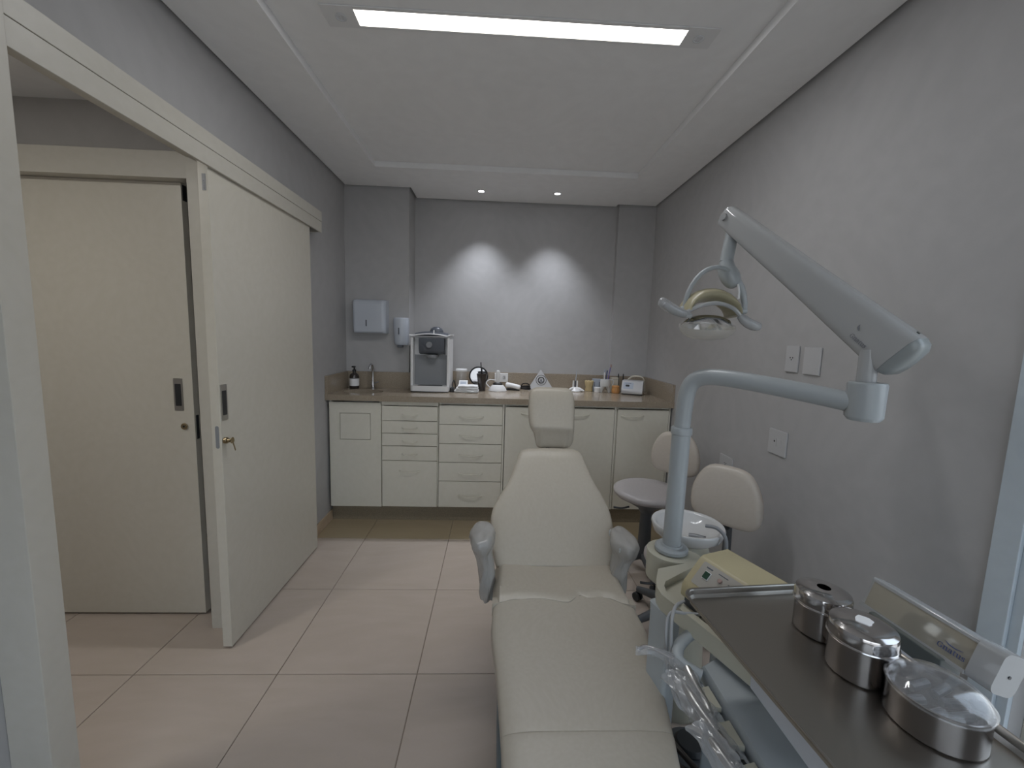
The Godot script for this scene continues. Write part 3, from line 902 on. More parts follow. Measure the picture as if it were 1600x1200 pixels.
	for p in [[0.02, -0.015], [0.05, -0.020], [0.075, -0.032], [0.092, -0.052], [0.095, -0.056]]:
		var r := PackedVector3Array()
		for j in 36: r.append(Vector3(-0.002 + cos(TAU * j / 36) * p[0], p[1], 0.012 + sin(TAU * j / 36) * p[0] * 0.72))
		rings.append(r)
	loft(rings, true, false); obj("reflector", M.mirror, t, 60.0)
	rings = []
	for p in [[0.096, -0.050], [0.094, -0.064], [0.084, -0.080], [0.062, -0.094], [0.03, -0.100], [0.002, -0.101]]:
		var r := PackedVector3Array()
		for j in 36: r.append(Vector3(-0.004 + cos(TAU * j / 36) * p[0], p[1], 0.012 + sin(TAU * j / 36) * p[0] * 0.72))
		rings.append(r)
	loft(rings, false, true); obj("cover", M.glass_cover, t, 60.0)
	tube(smooth([Vector3(-0.08, -0.028, 0.045), Vector3(-0.115, -0.022, 0.05), Vector3(-0.152, -0.014, 0.055), Vector3(-0.182, 0.002, 0.06)], 6), [0.009, 0.010, 0.011, 0.012, 0.013, 0.013, 0.014, 0.014, 0.014, 0.014, 0.014, 0.013, 0.013, 0.013, 0.012, 0.011, 0.010, 0.009, 0.006], 14); var hl := obj("handle", M.arm, t)
	tube(smooth([Vector3(-0.10, -0.026, 0.05), Vector3(-0.152, -0.012, 0.055), Vector3(-0.190, 0.008, 0.06), Vector3(-0.200, 0.012, 0.06)], 4), [0.012, 0.015, 0.016, 0.017, 0.018, 0.018, 0.018, 0.017, 0.016, 0.014, 0.010, 0.006, 0.003], 12); obj("plastic_wrap", M.sleeve, hl)
	tube(smooth([Vector3(0.085, -0.015, 0.052), Vector3(0.112, -0.036, 0.055), Vector3(0.140, -0.046, 0.055), Vector3(0.160, -0.044, 0.055)], 6), [0.010, 0.012, 0.013, 0.015, 0.016, 0.016, 0.017, 0.017, 0.017, 0.017, 0.017, 0.017, 0.016, 0.016, 0.015, 0.014, 0.012, 0.009, 0.005], 14); obj("handle", M.arm, t)
	X = Transform3D.IDENTITY

func lt_parent(t: Node) -> Node:
	return t

# ---------------------------------------------------------------- dental unit, cuspidor and what stands on them
func unit() -> void:
	# column with cuspidor
	var o := Vector3(0.767, 0, -1.504)
	var c := thing("cuspidor", "round white ceramic spittoon bowl on a cream pedestal", "cuspidor", o)
	lathe([Vector2(0.0, 0.712), Vector2(0.046, 0.712), Vector2(0.098, 0.720), Vector2(0.126, 0.741), Vector2(0.1355, 0.770), Vector2(0.132, 0.777), Vector2(0.122, 0.777), Vector2(0.116, 0.770), Vector2(0.101, 0.747), Vector2(0.072, 0.733), Vector2(0.02, 0.729), Vector2(0, 0.728)], Vector3.ZERO, 48); obj("bowl", M.ceramic, c, 50.0)
	tube(smooth([Vector3(-0.005, 0.738, 0.03), Vector3(0.02, 0.742, 0.05), Vector3(0.035, 0.745, 0.07)], 4), 0.012, 12); obj("strainer", M.grey, c)
	tube(smooth([Vector3(0.078, 0.64, 0.140), Vector3(0.078, 0.74, 0.140), Vector3(0.076, 0.785, 0.130), Vector3(0.057, 0.806, 0.104), Vector3(0.030, 0.802, 0.078)], 6), 0.0065, 12); obj("rinse_spout", M.grey, c)
	var rings := []
	for p in [[0.002, 0.100], [0.03, 0.104], [0.40, 0.085], [0.60, 0.082], [0.68, 0.085], [0.712, 0.060]]:
		rings.append(PackedVector3Array())
		for j in 36: rings[-1].append(Vector3(cos(TAU * j / 36) * p[1], p[0], sin(TAU * j / 36) * p[1]))
	loft(rings); obj("pedestal", M.plate, c, 50.0)
	# unit: swing plate under the pole, legs, delivery head
	var t := thing("dental_unit", "pale dental unit with swing table, legs and instrument delivery head", "dental unit", Vector3(0.60, 0, -1.05))
	X = Transform3D(Basis.IDENTITY, Vector3(-0.60, 0, 1.05))
	var out := PackedVector2Array()
	for k in 13:
		var g := PI * 0.5 + PI * 1.06 * k / 12.0
		out.append(Vector2(0.637 - sin(g - PI * 0.5) * 0.082, -1.35 - cos(g - PI * 0.5) * 0.082))
	out.append_array(PackedVector2Array([Vector2(0.545, -1.235), Vector2(0.515, -1.175), Vector2(0.502, -1.135), Vector2(0.502, -1.10), Vector2(0.512, -1.075), Vector2(0.612, -0.82), Vector2(0.635, -0.805), Vector2(0.84, -0.805), Vector2(0.84, -0.98), Vector2(0.80, -1.16), Vector2(0.74, -1.24), Vector2(0.72, -1.33)]))
	prism(out, 0.695, 0.7225, 1)
	obj("swing_table", M.plate, t, 30.0)
	var pan := PackedVector2Array([Vector2(0.541, -1.166), Vector2(0.528, -1.145), Vector2(0.522, -1.115), Vector2(0.530, -1.082), Vector2(0.630, -0.835), Vector2(0.68, -0.822), Vector2(0.822, -0.822), Vector2(0.822, -0.98), Vector2(0.782, -1.155), Vector2(0.725, -1.235), Vector2(0.672, -1.250)])
	ring_prism(out, pan, 0.7225, 0.745)
	obj("table_rim", M.plate, t, 30.0)
	lathe([Vector2(0.0, 0.64), Vector2(0.07, 0.64), Vector2(0.080, 0.65), Vector2(0.080, 0.695), Vector2(0, 0.695)], Vector3(0.637, 0, -1.35), 36); obj("hub", M.plate, t)
	# the box stands in the pan; two legs carry the table
	for lg in [[0.520, -1.108, 0.030, 0.050, 0.32], [0.640, -0.985, 0.028, 0.045, 0.32]]:
		X = Transform3D(Basis.IDENTITY, Vector3(-0.60, 0, 1.05)) * Transform3D(Basis(Vector3.UP, lg[4]), Vector3(lg[0], 0, lg[1]))
		rings = []
		for p in [[0.0, 1.3, 1.2], [0.10, 1.05, 1.0], [0.45, 1.0, 1.0], [0.66, 1.0, 1.0], [0.694, 1.05, 1.05]]:
			rings.append(PackedVector3Array())
			for q in rrect(-lg[2] * p[1] * 0.6, -lg[3] * p[2], lg[2] * p[1], lg[3] * p[2] * 0.7, 0.012): rings[-1].append(Vector3(q.x, p[0] + 0.03, q.y) if p[0] == 0.0 else Vector3(q.x, p[0], q.y))
		loft(rings); obj("leg", M.unit, t, 40.0)
	X = Transform3D(Basis.IDENTITY, Vector3(-0.60, 0, 1.05))
	rbox(Vector3(0.506, 0.001, -1.20), Vector3(0.88, 0.06, -0.80), 0.02, 2); obj("foot", M.unit, t)
	rbox(Vector3(0.66, 0.06, -1.10), Vector3(0.84, 0.60, -0.86), 0.02, 2); obj("body", M.slate, t)
	# delivery head: long slab with a loop handle, slots with cream holders
	rings = []
	var slab := [[0.536, -0.922], [0.650, -0.985], [0.685, -0.976], [0.700, -0.94], [0.700, -0.40], [0.528, -0.40]]
	for p in [[0.60, 0.012], [0.615, 0.0], [0.668, 0.0], [0.680, 0.010]]:
		var r := PackedVector3Array()
		var cc := Vector2(0.60, -0.70)
		for q in slab:
			var v := Vector2(q[0], q[1])
			v += (cc - v).normalized() * p[1]
			r.append(Vector3(v.x, p[0], v.y))
		rings.append(r)
	loft(rings); obj("delivery_head", M.unit, t, 30.0)
	tube(smooth([Vector3(0.528, 0.660, -0.905), Vector3(0.488, 0.672, -0.935), Vector3(0.500, 0.684, -0.972), Vector3(0.555, 0.69, -1.012), Vector3(0.615, 0.69, -1.022), Vector3(0.660, 0.68, -0.985)], 6), 0.0145, 14); obj("loop_handle", M.unit, t)
	rbox(Vector3(0.500, 0.612, -0.90), Vector3(0.527, 0.652, -0.42), 0.004); obj("holder_rail", M.unit, t)
	for k in 4:
		var z := -0.865 + k * 0.088
		prism(PackedVector2Array([Vector2(0.498, z), Vector2(0.528, z - 0.006), Vector2(0.528, z + 0.052), Vector2(0.498, z + 0.046)]), 0.6525, 0.664, 1); obj("holder", M.plate, t)
	# tray carrier below the steel tray, and foot switch hoses
	prism(PackedVector2Array([Vector2(0.522, -0.72), Vector2(0.545, -0.755), Vector2(0.844, -0.755), Vector2(0.844, -0.62), Vector2(0.76, -0.60), Vector2(0.76, -0.40), Vector2(0.522, -0.40)]), 0.802, 0.868, 1); obj("tray_carrier", M.plastic, t)
	cyl(Vector3(0.66, 0.681, -0.68), Vector3(0.66, 0.8015, -0.68), 0.028, 20); obj("carrier_post", M.unit, t)
	for h in [[Vector3(0.56, 0.70, -1.20), Vector3(0.56, 0.42, -1.26), Vector3(0.60, 0.20, -1.30), Vector3(0.63, 0.10, -1.30), Vector3(0.70, 0.07, -1.18)], [Vector3(0.60, 0.69, -1.16), Vector3(0.59, 0.50, -1.24), Vector3(0.52, 0.32, -1.34), Vector3(0.55, 0.14, -1.30), Vector3(0.68, 0.09, -1.09)]]:
		tube(smooth(h, 8), 0.010, 10); obj("supply_hose", M.dark_hose, t)
	X = Transform3D.IDENTITY
	foot_switch()
	motor_box()
	tray_group()
	handpieces()

func foot_switch() -> void:
	var f := thing("foot_switch", "dark round foot switch on the floor beside the dental chair", "foot switch", Vector3(0.735, 0.0, -1.292))
	lathe([Vector2(0, 0.001), Vector2(0.080, 0.001), Vector2(0.085, 0.010), Vector2(0.080, 0.026), Vector2(0.06, 0.03), Vector2(0, 0.03)], Vector3.ZERO, 36); obj("base", M.stool_frame, f)
	lathe([Vector2(0, 0.031), Vector2(0.05, 0.031), Vector2(0.055, 0.040), Vector2(0.045, 0.055), Vector2(0, 0.060)], Vector3.ZERO, 28); obj("pedal", M.castor, f)

func motor_box() -> void:
	# local x runs along the front, local z is depth (front at z = 0, facing +z)
	var u := Vector2(0.34, 0.94)
	var at := Vector3(u.x * -0.838 + 0.94 * 0.898, 0.7225, u.y * -0.838 - 0.34 * 0.898)
	var bs := Basis(Vector3(0.34, 0, 0.94).normalized(), Vector3.UP, Vector3(-0.94, 0, 0.34).normalized())
	var t := thing("motor_control", "beige electric motor control box with a green switch on its sloping panel", "control box", at)
	t.basis = bs
	var W := 0.25
	var prof := PackedVector2Array([Vector2(-0.175, 0.028), Vector2(0.002, 0.028), Vector2(0.006, 0.034), Vector2(0.004, 0.062), Vector2(-0.004, 0.076), Vector2(-0.060, 0.133), Vector2(-0.070, 0.1375), Vector2(-0.168, 0.1375), Vector2(-0.175, 0.131)])
	prism(prof, 0.0, W, 0); obj("case", M.cream, t, 40.0)
	box(Vector3(0.004, 0.0, -0.172), Vector3(W - 0.004, 0.028, -0.006)); obj("base", M.slate, t)
	# sloping panel
	var n := Vector3(0, 0.056, 0.057).normalized()
	var v := Vector3(0, 0.057, -0.056).normalized()
	var pb := Basis(Vector3.RIGHT, v, n)
	X = Transform3D(pb, Vector3(0, 0.076, -0.004))
	prism(rrect(0.020, 0.004, W - 0.015, 0.076, 0.006), 0.0002, 0.0022, 2); var p := obj("panel", M.cream_panel, t)
	prism(rrect(0.040, 0.030, 0.060, 0.054, 0.002), 0.0022, 0.0042, 2); obj("switch_frame", M.paper, p)
	prism(rrect(0.0425, 0.032, 0.0575, 0.052, 0.001), 0.0042, 0.0075, 2); obj("switch", M.green, p)
	cyl(Vector3(0.125, 0.030, 0.0022), Vector3(0.125, 0.030, 0.014), 0.015, 20, 0.002); obj("dial", M.grey, p)
	cyl(Vector3(0.090, 0.050, 0.0022), Vector3(0.090, 0.050, 0.008), 0.006, 14, 0.001); obj("button", M.pink, p)
	cyl(Vector3(0.085, 0.022, 0.0022), Vector3(0.085, 0.022, 0.006), 0.005, 14, 0.001); obj("button", M.grey, p)
	box(Vector3(0.036, 0.062, 0.0022), Vector3(0.056, 0.066, 0.0026)); box(Vector3(0.075, 0.064, 0.0022), Vector3(0.105, 0.0665, 0.0026)); box(Vector3(0.112, 0.052, 0.0022), Vector3(0.14, 0.0545, 0.0026)); obj("print", M.slate, p)
	X = Transform3D.IDENTITY
	cyl(Vector3(0.075, 0.018, -0.006), Vector3(0.075, 0.018, 0.010), 0.008, 14, 0.001); obj("socket", M.black, t)
	for h in [[Vector3(0.075, 0.018, 0.008), Vector3(0.060, 0.022, 0.050), Vector3(0.05, 0.0245, 0.090), Vector3(0.062, -0.02, 0.112), Vector3(0.080, -0.13, 0.108), Vector3(0.12, -0.20, 0.09), Vector3(0.182, -0.085, 0.060)], [Vector3(0.020, 0.022, 0.012), Vector3(0.035, 0.03, 0.055), Vector3(0.062, 0.029, 0.094), Vector3(0.080, -0.01, 0.112), Vector3(0.096, -0.12, 0.115), Vector3(0.13, -0.18, 0.10), Vector3(0.195, -0.085, 0.055)]]:
		tube(smooth(h, 8), 0.0042, 10); obj("cable", M.hose, t)

func canister(label: String, at: Vector3, r: float, h: float, kind: int) -> void:
	var t := thing("canister", label, "canister", at, 0.0, "steel canisters on the tray")
	lathe([Vector2(0, 0.001), Vector2(r - 0.003, 0.0), Vector2(r, 0.003), Vector2(r, h - 0.004), Vector2(r + 0.0012, h - 0.002), Vector2(r + 0.0012, h), Vector2(r - 0.002, h), Vector2(r - 0.002, 0.004), Vector2(0, 0.004)], Vector3.ZERO, 56); obj("body", M.can, t, 30.0)
	if kind == 2:
		lathe([Vector2(r + 0.002, h - 0.006), Vector2(r + 0.0035, h + 0.001), Vector2(r - 0.002, h + 0.008), Vector2(r * 0.8, h + 0.016), Vector2(r * 0.45, h + 0.022), Vector2(0.0, h + 0.024), Vector2(0.0, h + 0.0215), Vector2(r * 0.45, h + 0.0195), Vector2(r * 0.8, h + 0.0135), Vector2(r - 0.004, h + 0.006), Vector2(r + 0.001, h - 0.006)], Vector3.ZERO, 56); obj("lid", M.clear, t, 50.0)
		for k in 7:
			var a := k * 2.4
			var q := Vector3(cos(a) * r * 0.55, h * 0.55 + 0.004 * (k % 3), sin(a) * r * 0.55)
			tube([q + Vector3(-0.018, 0, 0.006 * (k % 3 - 1)), q + Vector3(0.018, 0.002, -0.006 * (k % 2))], 0.007, 10); obj("contents", M.slate, t)
		return
	var y := h + 0.0005
	var rr := r + 0.0028
	var dome := [Vector2(rr - 0.0008, y - 0.020), Vector2(rr + 0.0012, y - 0.020), Vector2(rr + 0.0018, y - 0.0185), Vector2(rr + 0.0010, y - 0.0165), Vector2(rr, y - 0.0155), Vector2(rr, y + 0.001), Vector2(rr - 0.002, y + 0.007), Vector2(rr - 0.009, y + 0.010), Vector2(rr - 0.013, y + 0.0115), Vector2(rr * 0.5, y + 0.0145)]
	if kind == 0:
		dome.append_array([Vector2(0.0125, y + 0.015), Vector2(0.0125, y + 0.011), Vector2(rr * 0.5, y + 0.0105), Vector2(rr - 0.010, y + 0.006), Vector2(rr - 0.0008, y + 0.001)])
	else:
		dome.append_array([Vector2(0, y + 0.0155), Vector2(0, y + 0.013), Vector2(rr * 0.5, y + 0.012), Vector2(rr - 0.010, y + 0.007), Vector2(rr - 0.0008, y + 0.001)])
	dome.append(dome[0])
	lathe(dome, Vector3.ZERO, 56, 1.0, 1.0, kind != 0)
	var l := obj("lid", M.lid, t, 30.0)
	if kind == 1:
		var pts := []
		for k in 14: pts.append(Vector2(cos(TAU * k / 14) * (0.0145 + 0.002 * sin(k * 2.1)), sin(TAU * k / 14) * (0.013 + 0.002 * cos(k * 1.7))))
		prism(PackedVector2Array(pts), y + 0.0150, y + 0.0165, 1); obj("sticker", M.paper, l)

func tray_group() -> void:
	var ang := deg_to_rad(4.5)
	var t := thing("instrument_tray", "stainless steel instrument tray with raised rim holding three canisters", "tray", Vector3(0.645, 0.8685, -0.655), ang)
	# pan and rolled rim
	var o := rrect(-0.155, -0.257, 0.155, 0.30, 0.022, 5)
	prism(o, 0.0, 0.002, 1); obj("pan", M.tray, t)
	var rings := []
	for p in [[0.002, 0.0], [0.008, -0.001], [0.018, -0.004], [0.021, -0.007], [0.0205, -0.0105], [0.018, -0.0115], [0.017, -0.008], [0.012, -0.003], [0.002, 0.003]]:
		var r := PackedVector3Array()
		for q in rrect(-0.155 + p[1], -0.257 + p[1], 0.155 - p[1], 0.30 - p[1], 0.022 - p[1], 5): r.append(Vector3(q.x, p[0], q.y))
		rings.append(r)
	rings.append(rings[0])
	loft(rings, false, false); obj("rim", M.tray, t, 60.0)
	canister("steel canister with a round hole in its lid, farthest on the tray", Vector3(0.712, 0.8708, -0.792), 0.048, 0.083, 0)
	canister("steel canister with a white patch on its domed lid, middle of the tray", Vector3(0.700, 0.8708, -0.684), 0.050, 0.086, 1)
	canister("wide low steel canister under a clear domed lid, nearest on the tray", Vector3(0.729, 0.8708, -0.575), 0.062, 0.060, 2)
	# film viewer beyond the tray
	var v := thing("film_viewer", "long pale film viewer box with a glossy front beside the steel tray", "film viewer", Vector3(0.865, 0.80, -0.735), deg_to_rad(4.5))
	X = Transform3D(Basis(Vector3.BACK, -0.35), Vector3(0, 0.095, 0))
	prism(rrect(-0.004, -0.002, 0.040, 0.068, 0.004), -0.11, 0.088, 2); var cs := obj("case", M.arm, v, 30.0)
	box(Vector3(-0.0052, 0.005, -0.104), Vector3(-0.004, 0.060, 0.086)); obj("front", M.viewer, v)
	box(Vector3(-0.0075, 0.060, -0.108), Vector3(-0.004, 0.064, 0.087)); box(Vector3(-0.010, -0.002, -0.110), Vector3(-0.004, 0.005, 0.087)); obj("edge_strip", M.arm, cs)
	prism(rrect(-0.010, -0.004, 0.046, 0.072, 0.014), 0.088, 0.125, 2); var ec := obj("end_cap", M.arm, v, 35.0)
	cyl(Vector3(0.018, 0.032, 0.125), Vector3(0.018, 0.032, 0.1262), 0.003, 10); obj("screw", M.dark_metal, ec)
	var fnt := SystemFont.new()
	fnt.font_names = PackedStringArray(["Droid Serif"])
	fnt.font_italic = true
	var txt := TextMesh.new()
	txt.font = fnt; txt.text = "Gnatus"; txt.font_size = 32; txt.pixel_size = 0.00042; txt.depth = 0.0005
	var lt := put("lettering", txt, M.blue_ink, v)
	lt.transform = X * Transform3D(Basis(Vector3(0, 0, 1), Vector3(0, 1, 0), Vector3(-1, 0, 0)), Vector3(-0.0056, 0.020, 0.058))
	tube([Vector3(-0.0054, 0.032, 0.045), Vector3(-0.0054, 0.029, 0.052), Vector3(-0.0054, 0.0285, 0.064), Vector3(-0.0054, 0.031, 0.074)], [0.0003, 0.0012, 0.001, 0.0003], 6); obj("swoosh_mark", M.blue_ink, v)
	X = Transform3D.IDENTITY
	rbox(Vector3(-0.02, -0.078, -0.08), Vector3(0.03, 0.10, 0.06), 0.004); obj("bracket", M.bracket, v)

func handpieces() -> void:
	# three-way syringe whose clear tip points at the chair, then two turbines in film sleeves
	var s := thing("air_syringe", "air syringe with a clear curved tip wrapped in plastic film", "syringe", Vector3(0.45, 0.655, -0.93), 0.0, "instruments on the delivery head")
	X = Transform3D(Basis.IDENTITY, -s.position)
	tube(smooth([Vector3(0.393, 0.672, -0.975), Vector3(0.412, 0.682, -0.975), Vector3(0.45, 0.682, -0.955), Vector3(0.488, 0.674, -0.935)], 6), 0.0048, 10); obj("tip", M.chrome, s)
	cyl(Vector3(0.484, 0.675, -0.938), Vector3(0.503, 0.667, -0.926), 0.011, 16, 0.002); obj("collar", M.black, s)
	tube(smooth([Vector3(0.498, 0.669, -0.928), Vector3(0.497, 0.664, -0.88), Vector3(0.497, 0.66, -0.80)], 6), [0.011, 0.012, 0.0125, 0.012, 0.011, 0.0105, 0.010, 0.010, 0.0105, 0.011, 0.011, 0.010, 0.008], 14); obj("body", M.steel, s)
	rng.seed = 7
	var rings := []
	var path := smooth([Vector3(0.388, 0.668, -0.978), Vector3(0.44, 0.678, -0.958), Vector3(0.482, 0.668, -0.925), Vector3(0.482, 0.660, -0.87), Vector3(0.480, 0.655, -0.80)], 6)
	for i in path.size():
		var t := i / (path.size() - 1.0)
		var d: Vector3 = (path[mini(i + 1, path.size() - 1)] - path[maxi(i - 1, 0)]).normalized()
		var side := d.cross(Vector3.UP).normalized()
		var w := 0.008 + 0.024 * smoothstep(0.25, 0.6, t)
		var r := PackedVector3Array()
		for j in 24:
			var a := TAU * j / 24
			var k := 1.0 + 0.16 * sin(a * 4.0 + t * 17.0) + 0.1 * sin(a * 7.0 - t * 31.0)
			r.append(path[i] + side * cos(a) * w * k + Vector3.UP * sin(a) * (0.010 + 0.006 * t) * k)
		rings.append(r)
	loft(rings, true, false); obj("film_sleeve", M.sleeve, s, 50.0)
	for h in 2:
		var z0 := -0.815 + 0.135 * h
		var lab: String = ["handpiece in crumpled plastic film, next to the air syringe", "handpiece in crumpled plastic film at the bottom edge"][h]
		var t := thing("handpiece", lab, "handpiece", Vector3(0.48, 0.655, z0), 0.0, "instruments on the delivery head")
		X = Transform3D(Basis.IDENTITY, -t.position)
		tube(smooth([Vector3(0.466 - 0.006 * h, 0.672, z0 - 0.055), Vector3(0.472, 0.668, z0), Vector3(0.490, 0.660, z0 + 0.07), Vector3(0.505, 0.655, z0 + 0.13)], 5), [0.006, 0.0075, 0.009, 0.0095, 0.0095, 0.009, 0.009, 0.0095, 0.010, 0.0105, 0.0105, 0.010, 0.0095, 0.009, 0.009, 0.008], 14); obj("body", M.steel, t)
		cyl(Vector3(0.497, 0.657, z0 + 0.10), Vector3(0.503, 0.656, z0 + 0.125), 0.0115, 14, 0.002); obj("coupling", M.black, t)
		tube(smooth([Vector3(0.505, 0.655, z0 + 0.13), Vector3(0.510, 0.61, z0 + 0.145), Vector3(0.516, 0.545, z0 + 0.125), Vector3(0.545, 0.540, z0 + 0.09), Vector3(0.565, 0.604, z0 + 0.07)], 6), 0.006, 10); obj("hose", M.hose, t)
		rings = []
		path = smooth([Vector3(0.455, 0.668, z0 - 0.085), Vector3(0.468, 0.668, z0 - 0.02), Vector3(0.482, 0.660, z0 + 0.05), Vector3(0.497, 0.655, z0 + 0.12)], 6)
		for i in path.size():
			var q := i / (path.size() - 1.0)
			var w := 0.030 - 0.010 * q
			var r := PackedVector3Array()
			for j in 24:
				var a := TAU * j / 24
				var k := 1.0 + 0.18 * sin(a * 4.0 + q * 15.0 + h) + 0.1 * sin(a * 9.0 - q * 27.0)
				r.append(path[i] + Vector3.RIGHT * cos(a) * w * k + Vector3.UP * sin(a) * 0.014 * k)
			rings.append(r)
		loft(rings, true, false); obj("film_sleeve", M.sleeve, t, 50.0)
		X = Transform3D.IDENTITY
	X = Transform3D.IDENTITY

# ---------------------------------------------------------------- stools
func stool(label: String, at: Vector3, toward: float, seat_y: float, back: Vector3, back_turn: float, bw: float, bh: float, sr: float) -> void:
	var t := thing("wheeled_stool", label, "stool", at, 0.0, "dentist stools")
	lathe([Vector2(0, seat_y - 0.06), Vector2(0.16, seat_y - 0.06), Vector2(0.197, seat_y - 0.05), Vector2(0.212, seat_y - 0.032), Vector2(0.210, seat_y - 0.014), Vector2(0.190, seat_y - 0.002), Vector2(0.13, seat_y + 0.002), Vector2(0, seat_y - 0.004)], Vector3.ZERO, 48, sr, sr); obj("seat", M.stool_seat, t, 60.0)
	lathe([Vector2(0, seat_y - 0.16), Vector2(0.04, seat_y - 0.16), Vector2(0.055, seat_y - 0.13), Vector2(0.13, seat_y - 0.085), Vector2(0.165, seat_y - 0.0605), Vector2(0, seat_y - 0.0605)], Vector3.ZERO, 32); obj("seat_shell", M.stool_frame, t, 50.0)
	lathe([Vector2(0, 0.09), Vector2(0.045, 0.09), Vector2(0.04, 0.20), Vector2(0.035, seat_y - 0.16), Vector2(0, seat_y - 0.16)], Vector3.ZERO, 24); obj("column", M.stool_frame, t)
	var side := Vector3(cos(toward), 0, -sin(toward))
	tube(smooth([Vector3(-0.15, seat_y - 0.085, 0.10), Vector3(-0.20, seat_y - 0.085, 0.12), Vector3(-0.25, seat_y - 0.08, 0.12)], 4), 0.006, 8); obj("lever", M.castor, t)
	for k in 5:
		var a := TAU * k / 5 + 0.4
		var d := Vector3(cos(a), 0, sin(a))
		tube([d * 0.02 + Vector3.UP * 0.115, d * 0.14 + Vector3.UP * 0.095, d * 0.25 + Vector3.UP * 0.068], [0.032, 0.025, 0.017], 12, true, 0.9); var l := obj("leg", M.stool_frame, t)
		var c := d * 0.25
		var ax := Vector3(-d.z, 0, d.x)
		cyl(c + Vector3.UP * 0.0255 - ax * 0.020, c + Vector3.UP * 0.0255 - ax * 0.004, 0.0245, 16, 0.003); cyl(c + Vector3.UP * 0.0255 + ax * 0.004, c + Vector3.UP * 0.0255 + ax * 0.020, 0.0245, 16, 0.003); cyl(c + Vector3.UP * 0.02, c + Vector3.UP * 0.06, 0.005, 8); obj("castor", M.castor, l)
	# back post and back pad
	var b := back - at
	var bb := Basis(Vector3.UP, back_turn)
	var bz := bb * Vector3.BACK
	tube(smooth([b * Vector3(0.35, 0, 0.35) + Vector3.UP * (seat_y - 0.10), b * Vector3(0.85, 0, 0.85) - bz * 0.02 + Vector3.UP * (seat_y - 0.10), b * Vector3(1, 0, 1) - bz * 0.055 + Vector3.UP * (seat_y - 0.03), b - bz * 0.045 + Vector3.UP * -0.03], 5), 0.018, 12, true, 1.3); obj("back_post", M.stool_frame, t)
	cyl(b - bz * 0.07 + Vector3.DOWN * bh * 0.62, b - bz * 0.03 + Vector3.DOWN * bh * 0.62, 0.017, 16, 0.002); obj("knob", M.castor, t)
	var rings := []
	var n := 12
	for i in n + 1:      # kidney-shaped pad: layers front to back
		var u := i / float(n) * 2.0 - 1.0
		var k := sqrt(maxf(1.0 - pow(absf(u), 2.6), 0.0))
		var r := PackedVector3Array()
		for j in 48:
			var a := TAU * j / 48
			var ca := cos(a)
			var sa := sin(a)
			var x := signf(ca) * pow(absf(ca), 0.62) * bw * 0.5
			var y := signf(sa) * pow(absf(sa), 0.62) * bh * 0.5
			y += bh * 0.16 * (1.0 - pow(ca, 2.0)) * (1.0 if sa > 0.0 else 0.35) - bh * 0.10
			if sa > 0.0: y -= bh * 0.10 * smoothstep(0.3, 1.0, absf(ca))
			var s := 0.80 + 0.20 * k
			r.append(b + bb * Vector3(x * s, y * s, u * 0.030 + 0.35 * x * x))
		rings.append(r)
	loft(rings); obj("backrest", M.stool, t, 60.0)

func stools() -> void:
	stool("rear wheeled stool with a grey-white seat, in front of the right cabinet", Vector3(0.985, 0, -2.47), 0.0, 0.555, Vector3(1.180, 0.760, -2.54), deg_to_rad(-46), 0.31, 0.25, 1.0)
	stool("nearer wheeled stool with a cream backrest against the right wall", Vector3(0.975, 0, -1.95), 0.0, 0.40, Vector3(1.130, 0.748, -1.86), deg_to_rad(-50), 0.325, 0.265, 0.86)

# ---------------------------------------------------------------- fittings on the walls
func wall_plate(label: String, at: Vector3, w: float, h: float, kind: int) -> void:   # on the right wall, facing -x; local x runs towards the camera
	var t := thing("wall_socket" if kind != 1 else "blank_plate", label, "socket" if kind != 1 else "wall plate", at)
	t.basis = Basis(Vector3(0, 0, 1), Vector3.UP, Vector3(-1, 0, 0))
	rbox(Vector3(-w / 2, -h / 2, 0.0005), Vector3(w / 2, h / 2, 0.009), 0.003, 2); var p := obj("plate", M.switch, t)
	if kind == 0 or kind == 3:
		prism(rrect(-0.018, -0.014, 0.018, 0.016, 0.008), 0.009, 0.0095, 2); obj("insert", M.switch, p)
		for q in [[-0.008, 0.006], [0.008, 0.006], [0.0, -0.003]]:
			cyl(Vector3(q[0], q[1], 0.0095), Vector3(q[0], q[1], 0.0099), 0.0034, 10); obj("pin_hole", M.black, p)
	elif kind == 2:
		rbox(Vector3(-0.032, -0.020, 0.009), Vector3(-0.001, 0.020, 0.011), 0.001); rbox(Vector3(0.001, -0.020, 0.009), Vector3(0.032, 0.020, 0.011), 0.001); obj("insert", M.switch, p)
		cyl(Vector3(-0.014, 0.004, 0.011), Vector3(-0.014, 0.004, 0.0116), 0.005, 12); obj("jack_hole", M.black, p)

